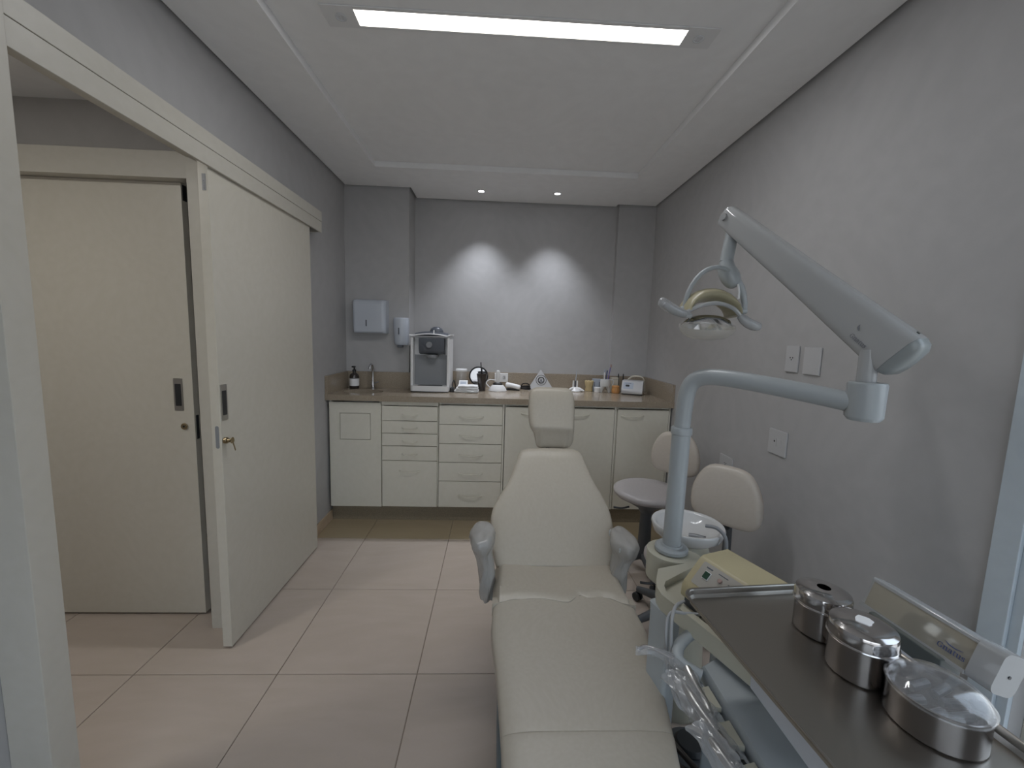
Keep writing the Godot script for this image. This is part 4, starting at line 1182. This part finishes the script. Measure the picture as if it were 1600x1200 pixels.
func fittings() -> void:
	wall_plate("narrow white wall socket, upper left of the pair behind the lamp arm", Vector3(XR, 1.416, -1.866), 0.082, 0.122, 0)
	wall_plate("blank white wall plate, right of the pair behind the lamp arm", Vector3(XR, 1.413, -1.744), 0.096, 0.120, 1)
	wall_plate("square white telephone socket low on the right wall", Vector3(XR, 1.006, -1.905), 0.125, 0.122, 2)
	wall_plate("white wall socket half hidden behind the cream stool back", Vector3(XR, 0.765, -2.32), 0.13, 0.10, 3)
	# paper towel dispenser
	var t := thing("towel_dispenser", "large white paper towel dispenser on the left pier", "dispenser", Vector3(-1.048, 1.475, ZPL))
	var tr := []
	for p in [[0.0, 0.094], [0.012, 0.108], [0.04, 0.112], [0.22, 0.116], [0.25, 0.112], [0.268, 0.098], [0.275, 0.070]]:
		var r := PackedVector3Array()
		for q in rrect(-0.134, -0.1, 0.134, p[1], 0.030, 6):
			if q.y > 0.0: r.append(Vector3(q.x, p[0], q.y))
		r.append(Vector3(-0.134, p[0], 0.0005)); r.append(Vector3(0.134, p[0], 0.0005))
		tr.append(r)
	loft(tr); obj("case", M.plastic, t, 40.0)
	prism(rrect(-0.024, 0.055, -0.015, 0.108, 0.0044), 0.1105, 0.1150, 2); obj("sight_slot", M.slate, t)
	# liquid soap dispenser
	t = thing("soap_dispenser", "small white soap dispenser on the pier edge above the water machine", "dispenser", Vector3(-0.803, 1.385, ZPL))
	var rings := []
	for p in [[0.0, 0.052, 0.07], [0.02, 0.058, 0.085], [0.16, 0.062, 0.092], [0.21, 0.062, 0.090], [0.225, 0.058, 0.078]]:
		var r := PackedVector3Array()
		for j in 21:
			var a := PI * j / 20
			r.append(Vector3(cos(a) * p[1], p[0], 0.0005 + pow(sin(a), 0.5) * p[2]))
		rings.append(r)
	loft(rings); obj("case", M.plastic, t, 40.0)
	prism(rrect(-0.010, 0.085, -0.001, 0.142, 0.0044), 0.088, 0.0945, 2); obj("sight_slot", M.slate, t)
	rbox(Vector3(-0.022, -0.022, 0.03), Vector3(0.022, -0.0005, 0.085), 0.006, 2); obj("push_bar", M.slate, t)

# ---------------------------------------------------------------- small things on the worktop
func worktop_things() -> void:
	var y := CT + 0.0005
	var t := thing("pump_bottle", "dark pump bottle with a white label in the left corner of the worktop", "bottle", Vector3(-1.178, y, -3.455))
	lathe([Vector2(0, 0), Vector2(0.034, 0), Vector2(0.038, 0.004), Vector2(0.038, 0.105), Vector2(0.030, 0.122), Vector2(0.014, 0.132), Vector2(0.013, 0.142), Vector2(0, 0.142)], Vector3.ZERO, 28); obj("bottle", M.smoke, t, 40.0)
	lathe([Vector2(0.0383, 0.025), Vector2(0.0387, 0.025), Vector2(0.0387, 0.085), Vector2(0.0383, 0.085)], Vector3.ZERO, 28); obj("label", M.paper, t)
	lathe([Vector2(0, 0.142), Vector2(0.015, 0.142), Vector2(0.015, 0.158), Vector2(0.006, 0.162), Vector2(0.006, 0.178), Vector2(0, 0.178)], Vector3.ZERO, 16); rbox(Vector3(-0.010, 0.178, -0.008), Vector3(0.010, 0.190, 0.036), 0.003, 2); obj("pump", M.black, t)
	t = thing("basin_tap", "slim chrome tap standing behind the oval basin", "tap", Vector3(-1.03, y, -3.475))
	lathe([Vector2(0, 0), Vector2(0.024, 0), Vector2(0.024, 0.006), Vector2(0.015, 0.010), Vector2(0.013, 0.06), Vector2(0, 0.06)], Vector3.ZERO, 20); obj("foot", M.chrome, t)
	tube(smooth([Vector3(0, 0.058, 0), Vector3(0, 0.15, 0), Vector3(0, 0.20, 0.02), Vector3(0, 0.205, 0.06), Vector3(0, 0.17, 0.10)], 6), 0.009, 12); obj("spout", M.chrome, t)
	tube([Vector3(0.012, 0.045, 0), Vector3(0.05, 0.06, 0.005)], 0.0055, 10); obj("lever", M.chrome, t)
	water_machine()
	small_left()
	small_right()

func water_machine() -> void:
	var t := thing("water_dispenser", "white countertop water dispenser with a dark domed top", "water dispenser", Vector3(-0.535, CT + 0.0005, -3.335))
	# white body: two cheeks, back, foot; grey front set back between them
	var w := 0.158
	rbox(Vector3(-w, 0.008, -0.30), Vector3(-w + 0.022, 0.445, -0.015), 0.008, 2)
	rbox(Vector3(w - 0.022, 0.008, -0.30), Vector3(w, 0.445, -0.015), 0.008, 2)
	rbox(Vector3(-w + 0.015, 0.008, -0.30), Vector3(w - 0.015, 0.445, -0.10), 0.006)
	obj("body", M.white, t)
	box(Vector3(-w + 0.0225, 0.03, -0.0995), Vector3(w - 0.0225, 0.30, -0.094)); obj("alcove_panel", M.grey, t)
	prism(PackedVector2Array([Vector2(-0.0995, 0.305), Vector2(-0.035, 0.315), Vector2(-0.012, 0.345), Vector2(-0.008, 0.437), Vector2(-0.0995, 0.437)]), -0.09, 0.115, 0); var h := obj("front_panel", M.slate, t, 40.0)
	cyl(Vector3(-0.005, 0.385, -0.010), Vector3(-0.005, 0.385, 0.004), 0.026, 24, 0.003); obj("selector_knob", M.grey, h)
	lathe([Vector2(0, 0.28), Vector2(0.045, 0.28), Vector2(0.05, 0.29), Vector2(0.05, 0.304), Vector2(0, 0.304)], Vector3(0.01, 0, -0.058), 24); obj("nozzle", M.grey, h)
	prism(rrect(-w + 0.002, -0.092, w - 0.002, 0.012, 0.03, 5), 0.008, 0.052, 1); var f := obj("drip_tray", M.white, t)
	prism(rrect(-0.10, -0.07, 0.10, 0.0, 0.02, 5), 0.052, 0.0535, 1); obj("grille", M.dark_metal, f)
	rbox(Vector3(-w + 0.01, 0.0, -0.29), Vector3(w - 0.01, 0.008, 0.0), 0.002); obj("foot", M.black, t)
	# curved lid and dark dome
	var rings := []
	for k in 13:
		var u := k / 6.0 - 1.0
		var yy := 0.447 + 0.022 * (1.0 - u * u)
		if k == 0: yy += 0.010
		if k == 12: yy += 0.018
		rings.append(PackedVector3Array([Vector3(u * (w + 0.006), yy, -0.30), Vector3(u * (w + 0.006), yy, 0.002), Vector3(u * (w + 0.006), yy + 0.008, -0.002), Vector3(u * (w + 0.006), yy + 0.008, -0.30)]))
	loft(rings); obj("lid", M.white, t, 50.0)
	rings = []
	for k in 11:
		var u := k / 5.0 - 1.0
		var hh := 0.478 + 0.016 * (1.0 - u * u)
		rings.append(PackedVector3Array([Vector3(u * w * 0.85, 0.456, -0.28), Vector3(u * w * 0.85, 0.456, -0.06), Vector3(u * w * 0.85, hh, -0.10), Vector3(u * w * 0.85, hh, -0.26)]))
	loft(rings); obj("top_cover", M.slate, t, 50.0)
	lathe([Vector2(0, 0.48), Vector2(0.058, 0.48), Vector2(0.056, 0.50), Vector2(0.045, 0.52), Vector2(0.025, 0.532), Vector2(0, 0.535)], Vector3(0.03, 0, -0.17), 28, 1.0, 0.9); obj("dome", M.slate, t, 50.0)
	rbox(Vector3(0.024, 0.47, -0.03), Vector3(0.034, 0.505, -0.02), 0.003); obj("lid_catch", M.white, t)

func small_left() -> void:
	var y := CT + 0.0005
	# black power brick with cord beside the dispenser
	var t := thing("power_adapter", "black power adapter lying right beside the white water dispenser", "adapter", Vector3(-0.357, y, -3.40))
	rbox(Vector3(-0.017, 0, -0.03), Vector3(0.017, 0.036, 0.03), 0.006, 2); obj("brick", M.black, t)
	tube(smooth([Vector3(0.0, 0.03, -0.03), Vector3(-0.005, 0.06, -0.06), Vector3(0.004, 0.085, -0.09), Vector3(0.010, 0.05, -0.14), Vector3(0.012, 0.006, -0.19)], 6), 0.005, 8); obj("cord", M.black, t)
	t = thing("glass_jar", "clear glass jar with a flat white lid behind the folded cloths", "jar", Vector3(-0.300, y, -3.62))
	lathe([Vector2(0, 0), Vector2(0.046, 0), Vector2(0.048, 0.004), Vector2(0.048, 0.150), Vector2(0.045, 0.156), Vector2(0.042, 0.150), Vector2(0.044, 0.006), Vector2(0, 0.005)], Vector3.ZERO, 32); obj("body", M.clear, t)
	lathe([Vector2(0, 0.157), Vector2(0.05, 0.157), Vector2(0.051, 0.160), Vector2(0.051, 0.172), Vector2(0.048, 0.175), Vector2(0, 0.175)], Vector3.ZERO, 32); obj("lid", M.white, t)
	t = thing("meter", "small white meter with a grey display behind the folded cloths", "device", Vector3(-0.272, y, -3.50))
	prism(PackedVector2Array([Vector2(-0.03, 0.0), Vector2(0.035, 0.0), Vector2(0.035, 0.045), Vector2(0.0, 0.085), Vector2(-0.03, 0.085)]), -0.036, 0.036, 0); obj("case", M.white, t, 30.0)
	var n := Vector3(0, 0.035, 0.04).normalized()
	X = Transform3D(Basis(Vector3.RIGHT, Vector3(0, 0.04, -0.035).normalized(), n), Vector3(0, 0.045, 0.035))
	box(Vector3(-0.026, 0.010, 0.0003), Vector3(0.026, 0.042, 0.0015)); obj("screen", M.card, t)
	X = Transform3D.IDENTITY
	for s in [-1.0, 1.0]:
		cyl(Vector3(s * 0.024, 0.018, 0.035), Vector3(s * 0.024, 0.018, 0.040), 0.010, 14, 0.001); obj("button", M.black, t)
	# folded cloths, one on another
	var labs := ["folded white cloth at the bottom of the pile", "folded white cloth in the middle of the pile", "folded white cloth on top of the pile"]
	for k in 3:
		var c := thing("folded_cloth", labs[k], "cloth", Vector3(-0.235 + 0.004 * k, y + 0.0195 * k, -3.405 - 0.005 * k), 0.05 * (k - 1), "folded white cloths on the worktop")
		var hw := 0.098 - 0.008 * k
		for layer in 2:
			var r0 := []
			for i in 15:
				var u := i / 7.0 - 1.0
				var yy := 0.0045 + 0.0095 * layer
				var wv := 0.0012 * sin(u * 7.0 + k * 2.0 + layer) + 0.0012
				r0.append(oblong(Vector3(u * hw, yy + wv, 0), Vector3.BACK, Vector3.UP, 0.062 + 0.003 * sin(u * 5.0 + k), 0.0044 * (1.0 if absf(u) < 0.99 else 0.5), 16, 0.5))
			loft(r0)
		obj("fold", M.paper, c, 60.0)
	t = thing("tumbler", "dark smoked tumbler with a black straw", "tumbler", Vector3(-0.115, y, -3.50))
	var pr := [Vector2(0, 0), Vector2(0.030, 0), Vector2(0.032, 0.003), Vector2(0.034, 0.07), Vector2(0.046, 0.150), Vector2(0.043, 0.150), Vector2(0.031, 0.07), Vector2(0.029, 0.008), Vector2(0, 0.007)]
	lathe(pr, Vector3.ZERO, 32); obj("glass", M.smoke, t, 40.0)
	tube([Vector3(0.004, 0.01, 0.005), Vector3(-0.012, 0.245, -0.012)], 0.0045, 10); obj("straw", M.black, t)
	t = thing("round_mirror", "round table mirror in a black ring behind the tumbler", "mirror", Vector3(-0.148, y, -3.60))
	var c := Vector3(0, 0.118, 0)
	var ring := []
	for k in 41: ring.append(c + Vector3(cos(TAU * k / 40) * 0.078, sin(TAU * k / 40) * 0.078, 0))
	tube(ring, 0.007, 10, false); obj("frame", M.black, t)
	cyl(c + Vector3(0, 0, -0.004), c + Vector3(0, 0, 0.002), 0.074, 36); obj("glass", M.mirror, t)
	cyl(Vector3(0, 0.006, 0), Vector3(0, 0.04, 0), 0.006, 10); lathe([Vector2(0, 0), Vector2(0.04, 0), Vector2(0.04, 0.004), Vector2(0.01, 0.008), Vector2(0, 0.008)], Vector3.ZERO, 20); obj("stand", M.black, t)
	# curing light in its charger
	t = thing("curing_light", "white curing light standing in a white charging base", "curing light", Vector3(0.022, y, -3.52))
	var rings := []
	for p in [[0.0, 0.078, 0.06], [0.006, 0.080, 0.062], [0.03, 0.066, 0.052], [0.048, 0.052, 0.04], [0.054, 0.046, 0.034]]:
		var r := PackedVector3Array()
		for j in 32: r.append(Vector3(cos(TAU * j / 32) * p[1], p[0], sin(TAU * j / 32) * p[2]))
		rings.append(r)
	loft(rings); obj("base", M.white, t, 50.0)
	lathe([Vector2(0, 0.0545), Vector2(0.044, 0.0545), Vector2(0.040, 0.066), Vector2(0.028, 0.074), Vector2(0, 0.076)], Vector3.ZERO, 28, 1.0, 0.75); obj("cradle", M.black, t)
	lathe([Vector2(0, 0.070), Vector2(0.016, 0.070), Vector2(0.0175, 0.085), Vector2(0.0175, 0.165), Vector2(0.012, 0.178), Vector2(0, 0.180)], Vector3.ZERO, 20); obj("wand", M.white, t)
	tube(smooth([Vector3(-0.06, 0.02, -0.03), Vector3(-0.10, 0.06, -0.05), Vector3(-0.07, 0.09, -0.06), Vector3(-0.01, 0.085, -0.05)], 6), 0.004, 8); obj("lead", M.white, t)
	t = thing("worktop_socket", "white double socket plate set in the stone upstand", "socket", Vector3(0.055, 1.104, ZB + 0.0205))
	rbox(Vector3(-0.062, -0.042, 0), Vector3(0.062, 0.040, 0.009), 0.003, 2); var p := obj("plate", M.white, t)
	prism(rrect(0.012, -0.02, 0.042, 0.02, 0.01), 0.009, 0.010, 2); obj("insert", M.switch, p)
	for k in 3:
		cyl(Vector3(0.027 + 0.003 * (k % 2), -0.009 + 0.009 * k, 0.010), Vector3(0.027 + 0.003 * (k % 2), -0.009 + 0.009 * k, 0.0106), 0.0035, 10); obj("pin_hole", M.black, p)
	t = thing("ultrasonic_handle", "white hand instrument with a black underside lying by a coiled cable", "instrument", Vector3(0.165, y, -3.60), -0.25)
	tube(smooth([Vector3(-0.07, 0.045, 0), Vector3(-0.03, 0.043, 0.004), Vector3(0.02, 0.034, 0.008), Vector3(0.06, 0.024, 0.01)], 5), [0.018, 0.022, 0.023, 0.023, 0.022, 0.021, 0.021, 0.021, 0.021, 0.021, 0.022, 0.023, 0.023, 0.022, 0.02, 0.014], 16); obj("shell", M.white, t)
	rbox(Vector3(-0.065, 0.0, -0.02), Vector3(0.055, 0.018, 0.024), 0.006, 2); obj("rest", M.black, t)
	t = thing("cable_coil", "black cable coiled on the worktop left of the triangular plaque", "cable", Vector3(0.272, y, -3.64))
	var pts := []
	for k in 73:
		var a := TAU * k / 24.0
		pts.append(Vector3(cos(a) * (0.042 + 0.004 * sin(a * 2.3)), 0.007 + 0.009 * k / 24.0 + (0.035 * maxf(0.0, sin(a)) if k > 48 else 0.0), sin(a) * 0.028))
	tube(pts, 0.0045, 8); obj("coil", M.black, t)

func small_right() -> void:
	var y := CT + 0.0005
	# triangular plaque with a round emblem
	var t := thing("plaque", "white triangular plaque with a round black emblem, leaning on the upstand", "plaque", Vector3(0.415, y, -3.700))
	var lean := Basis(Vector3.RIGHT, -0.18)
	X = Transform3D(lean, Vector3.ZERO)
	prism(PackedVector2Array([Vector2(-0.118, 0.002), Vector2(0.118, 0.002), Vector2(0.004, 0.178), Vector2(-0.004, 0.178)]), -0.006, 0.002, 2); obj("board", M.switch, t)
	var c := Vector3(0.004, 0.085, 0.0022)
	for rr in [[0.046, 0.0022], [0.0265, 0.0045]]:
		var ring := []
		for k in 37: ring.append(c + Vector3(cos(TAU * k / 36) * rr[0], sin(TAU * k / 36) * rr[0], 0))
		tube(ring, rr[1], 6, false, 0.4 if false else 1.0)
		obj("emblem_ring", M.black, t)
	cyl(c, c + Vector3(0, 0, 0.002), 0.009, 16)
	for k in 3:
		var a := -PI / 2 + (k - 1) * 0.7
		tube([c + Vector3(cos(a) * 0.008, sin(a) * 0.008, 0.001), c + Vector3(cos(a) * 0.022, sin(a) * 0.022, 0.001)], 0.0028, 6)
	obj("emblem_centre", M.ink, t)
	X = Transform3D.IDENTITY
	# bur stand
	t = thing("instrument_stand", "small white three-armed instrument stand behind the headrest", "stand", Vector3(0.720, y, -3.635))
	for k in 3:
		var a := TAU * k / 3 + 0.52
		tube([Vector3(0, 0.022, 0), Vector3(cos(a) * 0.045, 0.022, sin(a) * 0.045), Vector3(cos(a) * 0.082, 0.008, sin(a) * 0.082)], [0.018, 0.014, 0.008], 12); obj("arm", M.white, t)
	lathe([Vector2(0, 0.0), Vector2(0.055, 0.0), Vector2(0.057, 0.006), Vector2(0.04, 0.02), Vector2(0.028, 0.034), Vector2(0, 0.036)], Vector3.ZERO, 28); obj("base", M.white, t)
	for s in [-1.0, 0.0, 1.0]:
		lathe([Vector2(0, 0.034), Vector2(0.008, 0.034), Vector2(0.007, 0.095), Vector2(0, 0.097)], Vector3(s * 0.017, 0, 0), 12); obj("holder", M.white if s != 0.0 else M.slate, t)
	tube([Vector3(0.002, 0.09, 0), Vector3(0.010, 0.20, -0.01)], [0.004, 0.002], 8); obj("needle_pen", M.card, t)
	# yellow model, card, small pot, tooth mug
	t = thing("jaw_model", "yellowish jaw model with scalloped top on the worktop", "model", Vector3(0.852, y, -3.665))
	var rings := []
	for p in [[0.0, 0.030], [0.006, 0.034], [0.04, 0.030], [0.055, 0.036], [0.085, 0.040], [0.093, 0.036]]:
		var r := PackedVector3Array()
		for j in 32: r.append(Vector3(cos(TAU * j / 32) * p[1] * (1.0 + 0.04 * sin(j * 1.9)), p[0] + (0.006 * sin(j * 1.6) if p[0] > 0.08 else 0.0), sin(TAU * j / 32) * p[1] * 0.8))
		rings.append(r)
	loft(rings); obj("model", M.yellow, t, 50.0)
	t = thing("card_box", "pale blue-grey small carton between the jaw model and tooth mug", "carton", Vector3(0.925, y, -3.690))
	rbox(Vector3(-0.036, 0, -0.022), Vector3(0.036, 0.112, 0.022), 0.002); obj("carton", M.card, t)
	box(Vector3(-0.026, 0.045, 0.0222), Vector3(-0.020, 0.085, 0.0226)); box(Vector3(0.018, 0.045, 0.0222), Vector3(0.024, 0.085, 0.0226)); obj("print", M.slate, t)
	t = thing("small_pot", "small white pot at the foot of the blue-grey carton", "pot", Vector3(0.915, y, -3.610))
	lathe([Vector2(0, 0), Vector2(0.024, 0), Vector2(0.026, 0.003), Vector2(0.026, 0.028), Vector2(0.028, 0.030), Vector2(0.028, 0.042), Vector2(0.026, 0.044), Vector2(0, 0.044)], Vector3.ZERO, 24); obj("pot", M.white, t)
	t = thing("tooth_mug", "white tooth-shaped mug with handle and two roots", "mug", Vector3(0.985, y, -3.605))
	rings = []
	for p in [[0.055, 0.042], [0.07, 0.046], [0.10, 0.045], [0.118, 0.042], [0.120, 0.036], [0.10, 0.036], [0.075, 0.034], [0.068, 0.02]]:
		var r := PackedVector3Array()
		for j in 32: r.append(Vector3(cos(TAU * j / 32) * p[1] * (1.0 + 0.06 * cos(TAU * j / 32 * 4)), p[0], sin(TAU * j / 32) * p[1] * 0.85))
		rings.append(r)
	loft(rings); obj("cup", M.ceramic, t, 50.0)
	for s in [-1.0, 1.0]:
		tube([Vector3(s * 0.020, 0.068, 0), Vector3(s * 0.030, 0.035, 0), Vector3(s * 0.036, 0.0, 0)], [0.024, 0.017, 0.010], 16); obj("root", M.ceramic, t)
	tube(smooth([Vector3(0.040, 0.112, 0), Vector3(0.066, 0.110, 0), Vector3(0.070, 0.085, 0), Vector3(0.060, 0.060, 0)], 5), 0.006, 10); obj("handle", M.ceramic, t)
	var pens := [["white toothbrush standing in the tooth mug", M.white, Vector3(-0.012, 0.07, 0.0), Vector3(-0.010, 0.19, -0.015)], ["pink and violet toothbrush standing tallest in the tooth mug", M.violet, Vector3(0.012, 0.07, 0.004), Vector3(0.046, 0.235, -0.02)], ["blue pen standing in the tooth mug", M.blue_ink, Vector3(0.0, 0.07, -0.008), Vector3(0.016, 0.195, -0.02)]]
	for k in 3:
		var q := thing("toothbrush" if k < 2 else "pen", pens[k][0], "toothbrush" if k < 2 else "pen", Vector3(0.985, y, -3.605), 0.0, "sticks in the tooth mug")
		tube([pens[k][2], pens[k][3]], [0.0042, 0.0055], 8); obj("stick", pens[k][1], q)
		if k < 2:
			X = Transform3D(Basis.IDENTITY, pens[k][3])
			rbox(Vector3(-0.007, -0.012, 0.003), Vector3(0.007, 0.016, 0.012), 0.002); obj("bristles", M.pink if k == 1 else M.card, q)
			X = Transform3D.IDENTITY
	t = thing("beige_box", "small beige box standing behind the orange pot", "box", Vector3(1.082, y, -3.665))
	rbox(Vector3(-0.034, 0, -0.02), Vector3(0.030, 0.132, 0.02), 0.002); obj("box", M.beige, t)
	box(Vector3(-0.034, 0.110, 0.0202), Vector3(0.030, 0.113, 0.0206)); obj("lid_line", M.grey, t)
	t = thing("orange_pot", "orange ribbed pot beside the tooth mug", "pot", Vector3(1.070, y, -3.572))
	rings = []
	for p in [[0.0, 0.030], [0.006, 0.034], [0.03, 0.036], [0.05, 0.030], [0.056, 0.034], [0.066, 0.030], [0.068, 0.0]]:
		var r := PackedVector3Array()
		for j in 36: r.append(Vector3(cos(TAU * j / 36) * p[1] * (1.0 + 0.04 * cos(j * TAU / 36 * 12)), p[0], sin(TAU * j / 36) * p[1] * (1.0 + 0.04 * cos(j * TAU / 36 * 12))))
		rings.append(r)
	loft(rings); obj("pot", M.orange, t, 50.0)
	for k in 2:
		var q := thing("probe", ["left of two dark thin probes standing behind the grey device", "right of two dark thin probes standing behind the grey device"][k], "probe", Vector3([1.122, 1.168][k], y, [-3.68, -3.685][k]), 0.0, "dark probes in a stand")
		lathe([Vector2(0, 0), Vector2(0.014, 0), Vector2(0.014, 0.02), Vector2(0.006, 0.026), Vector2(0.0055, 0.15), Vector2(0.003, 0.165), Vector2(0, 0.166)], Vector3.ZERO, 14); obj("rod", M.black, q)
	# grey device with hoses on top
	t = thing("scaler_unit", "grey-white ultrasonic unit with sloping front and hoses on top", "device", Vector3(1.215, y, -3.545), deg_to_rad(-24))
	var prof := PackedVector2Array([Vector2(-0.085, 0.010), Vector2(0.088, 0.010), Vector2(0.094, 0.020), Vector2(0.094, 0.045), Vector2(0.050, 0.112), Vector2(0.040, 0.118), Vector2(-0.078, 0.118), Vector2(-0.085, 0.110)])
	prism(prof, -0.088, 0.088, 0); obj("case", M.switch, t, 35.0)
	box(Vector3(-0.08, 0, -0.08), Vector3(0.08, 0.010, 0.085)); obj("foot", M.black, t)
	X = Transform3D(Basis(Vector3.RIGHT, Vector3(0, 0.067, -0.044).normalized(), Vector3(0, 0.044, 0.067).normalized()), Vector3(0, 0.045, 0.094))
	prism(rrect(-0.075, 0.008, 0.01, 0.072, 0.006), 0.0003, 0.0015, 2); var p2 := obj("panel", M.card, t)
	prism(rrect(-0.055, 0.030, -0.022, 0.048, 0.006), 0.0015, 0.003, 2); obj("display", M.black, p2)
	box(Vector3(-0.06, 0.060, 0.0015), Vector3(-0.01, 0.064, 0.0019)); obj("print", M.slate, p2)
	X = Transform3D.IDENTITY
	for k in 2:
		tube(smooth([Vector3(-0.05, 0.122, -0.03 - 0.02 * k), Vector3(-0.01, 0.15 + 0.006 * k, -0.025), Vector3(0.05, 0.155, -0.02 - 0.015 * k), Vector3(0.085, 0.135, -0.02), Vector3(0.094, 0.07, -0.06), Vector3(0.096, 0.02, -0.09)], 6), 0.0055, 8); obj("hose", M.beige, t)

func _ready() -> void:
	rng.seed = 1
	materials()
	view_and_light()
	shell()
	lamps()
	cabinets()
	chair()
	lamp()
	unit()
	stools()
	fittings()
	worktop_things()
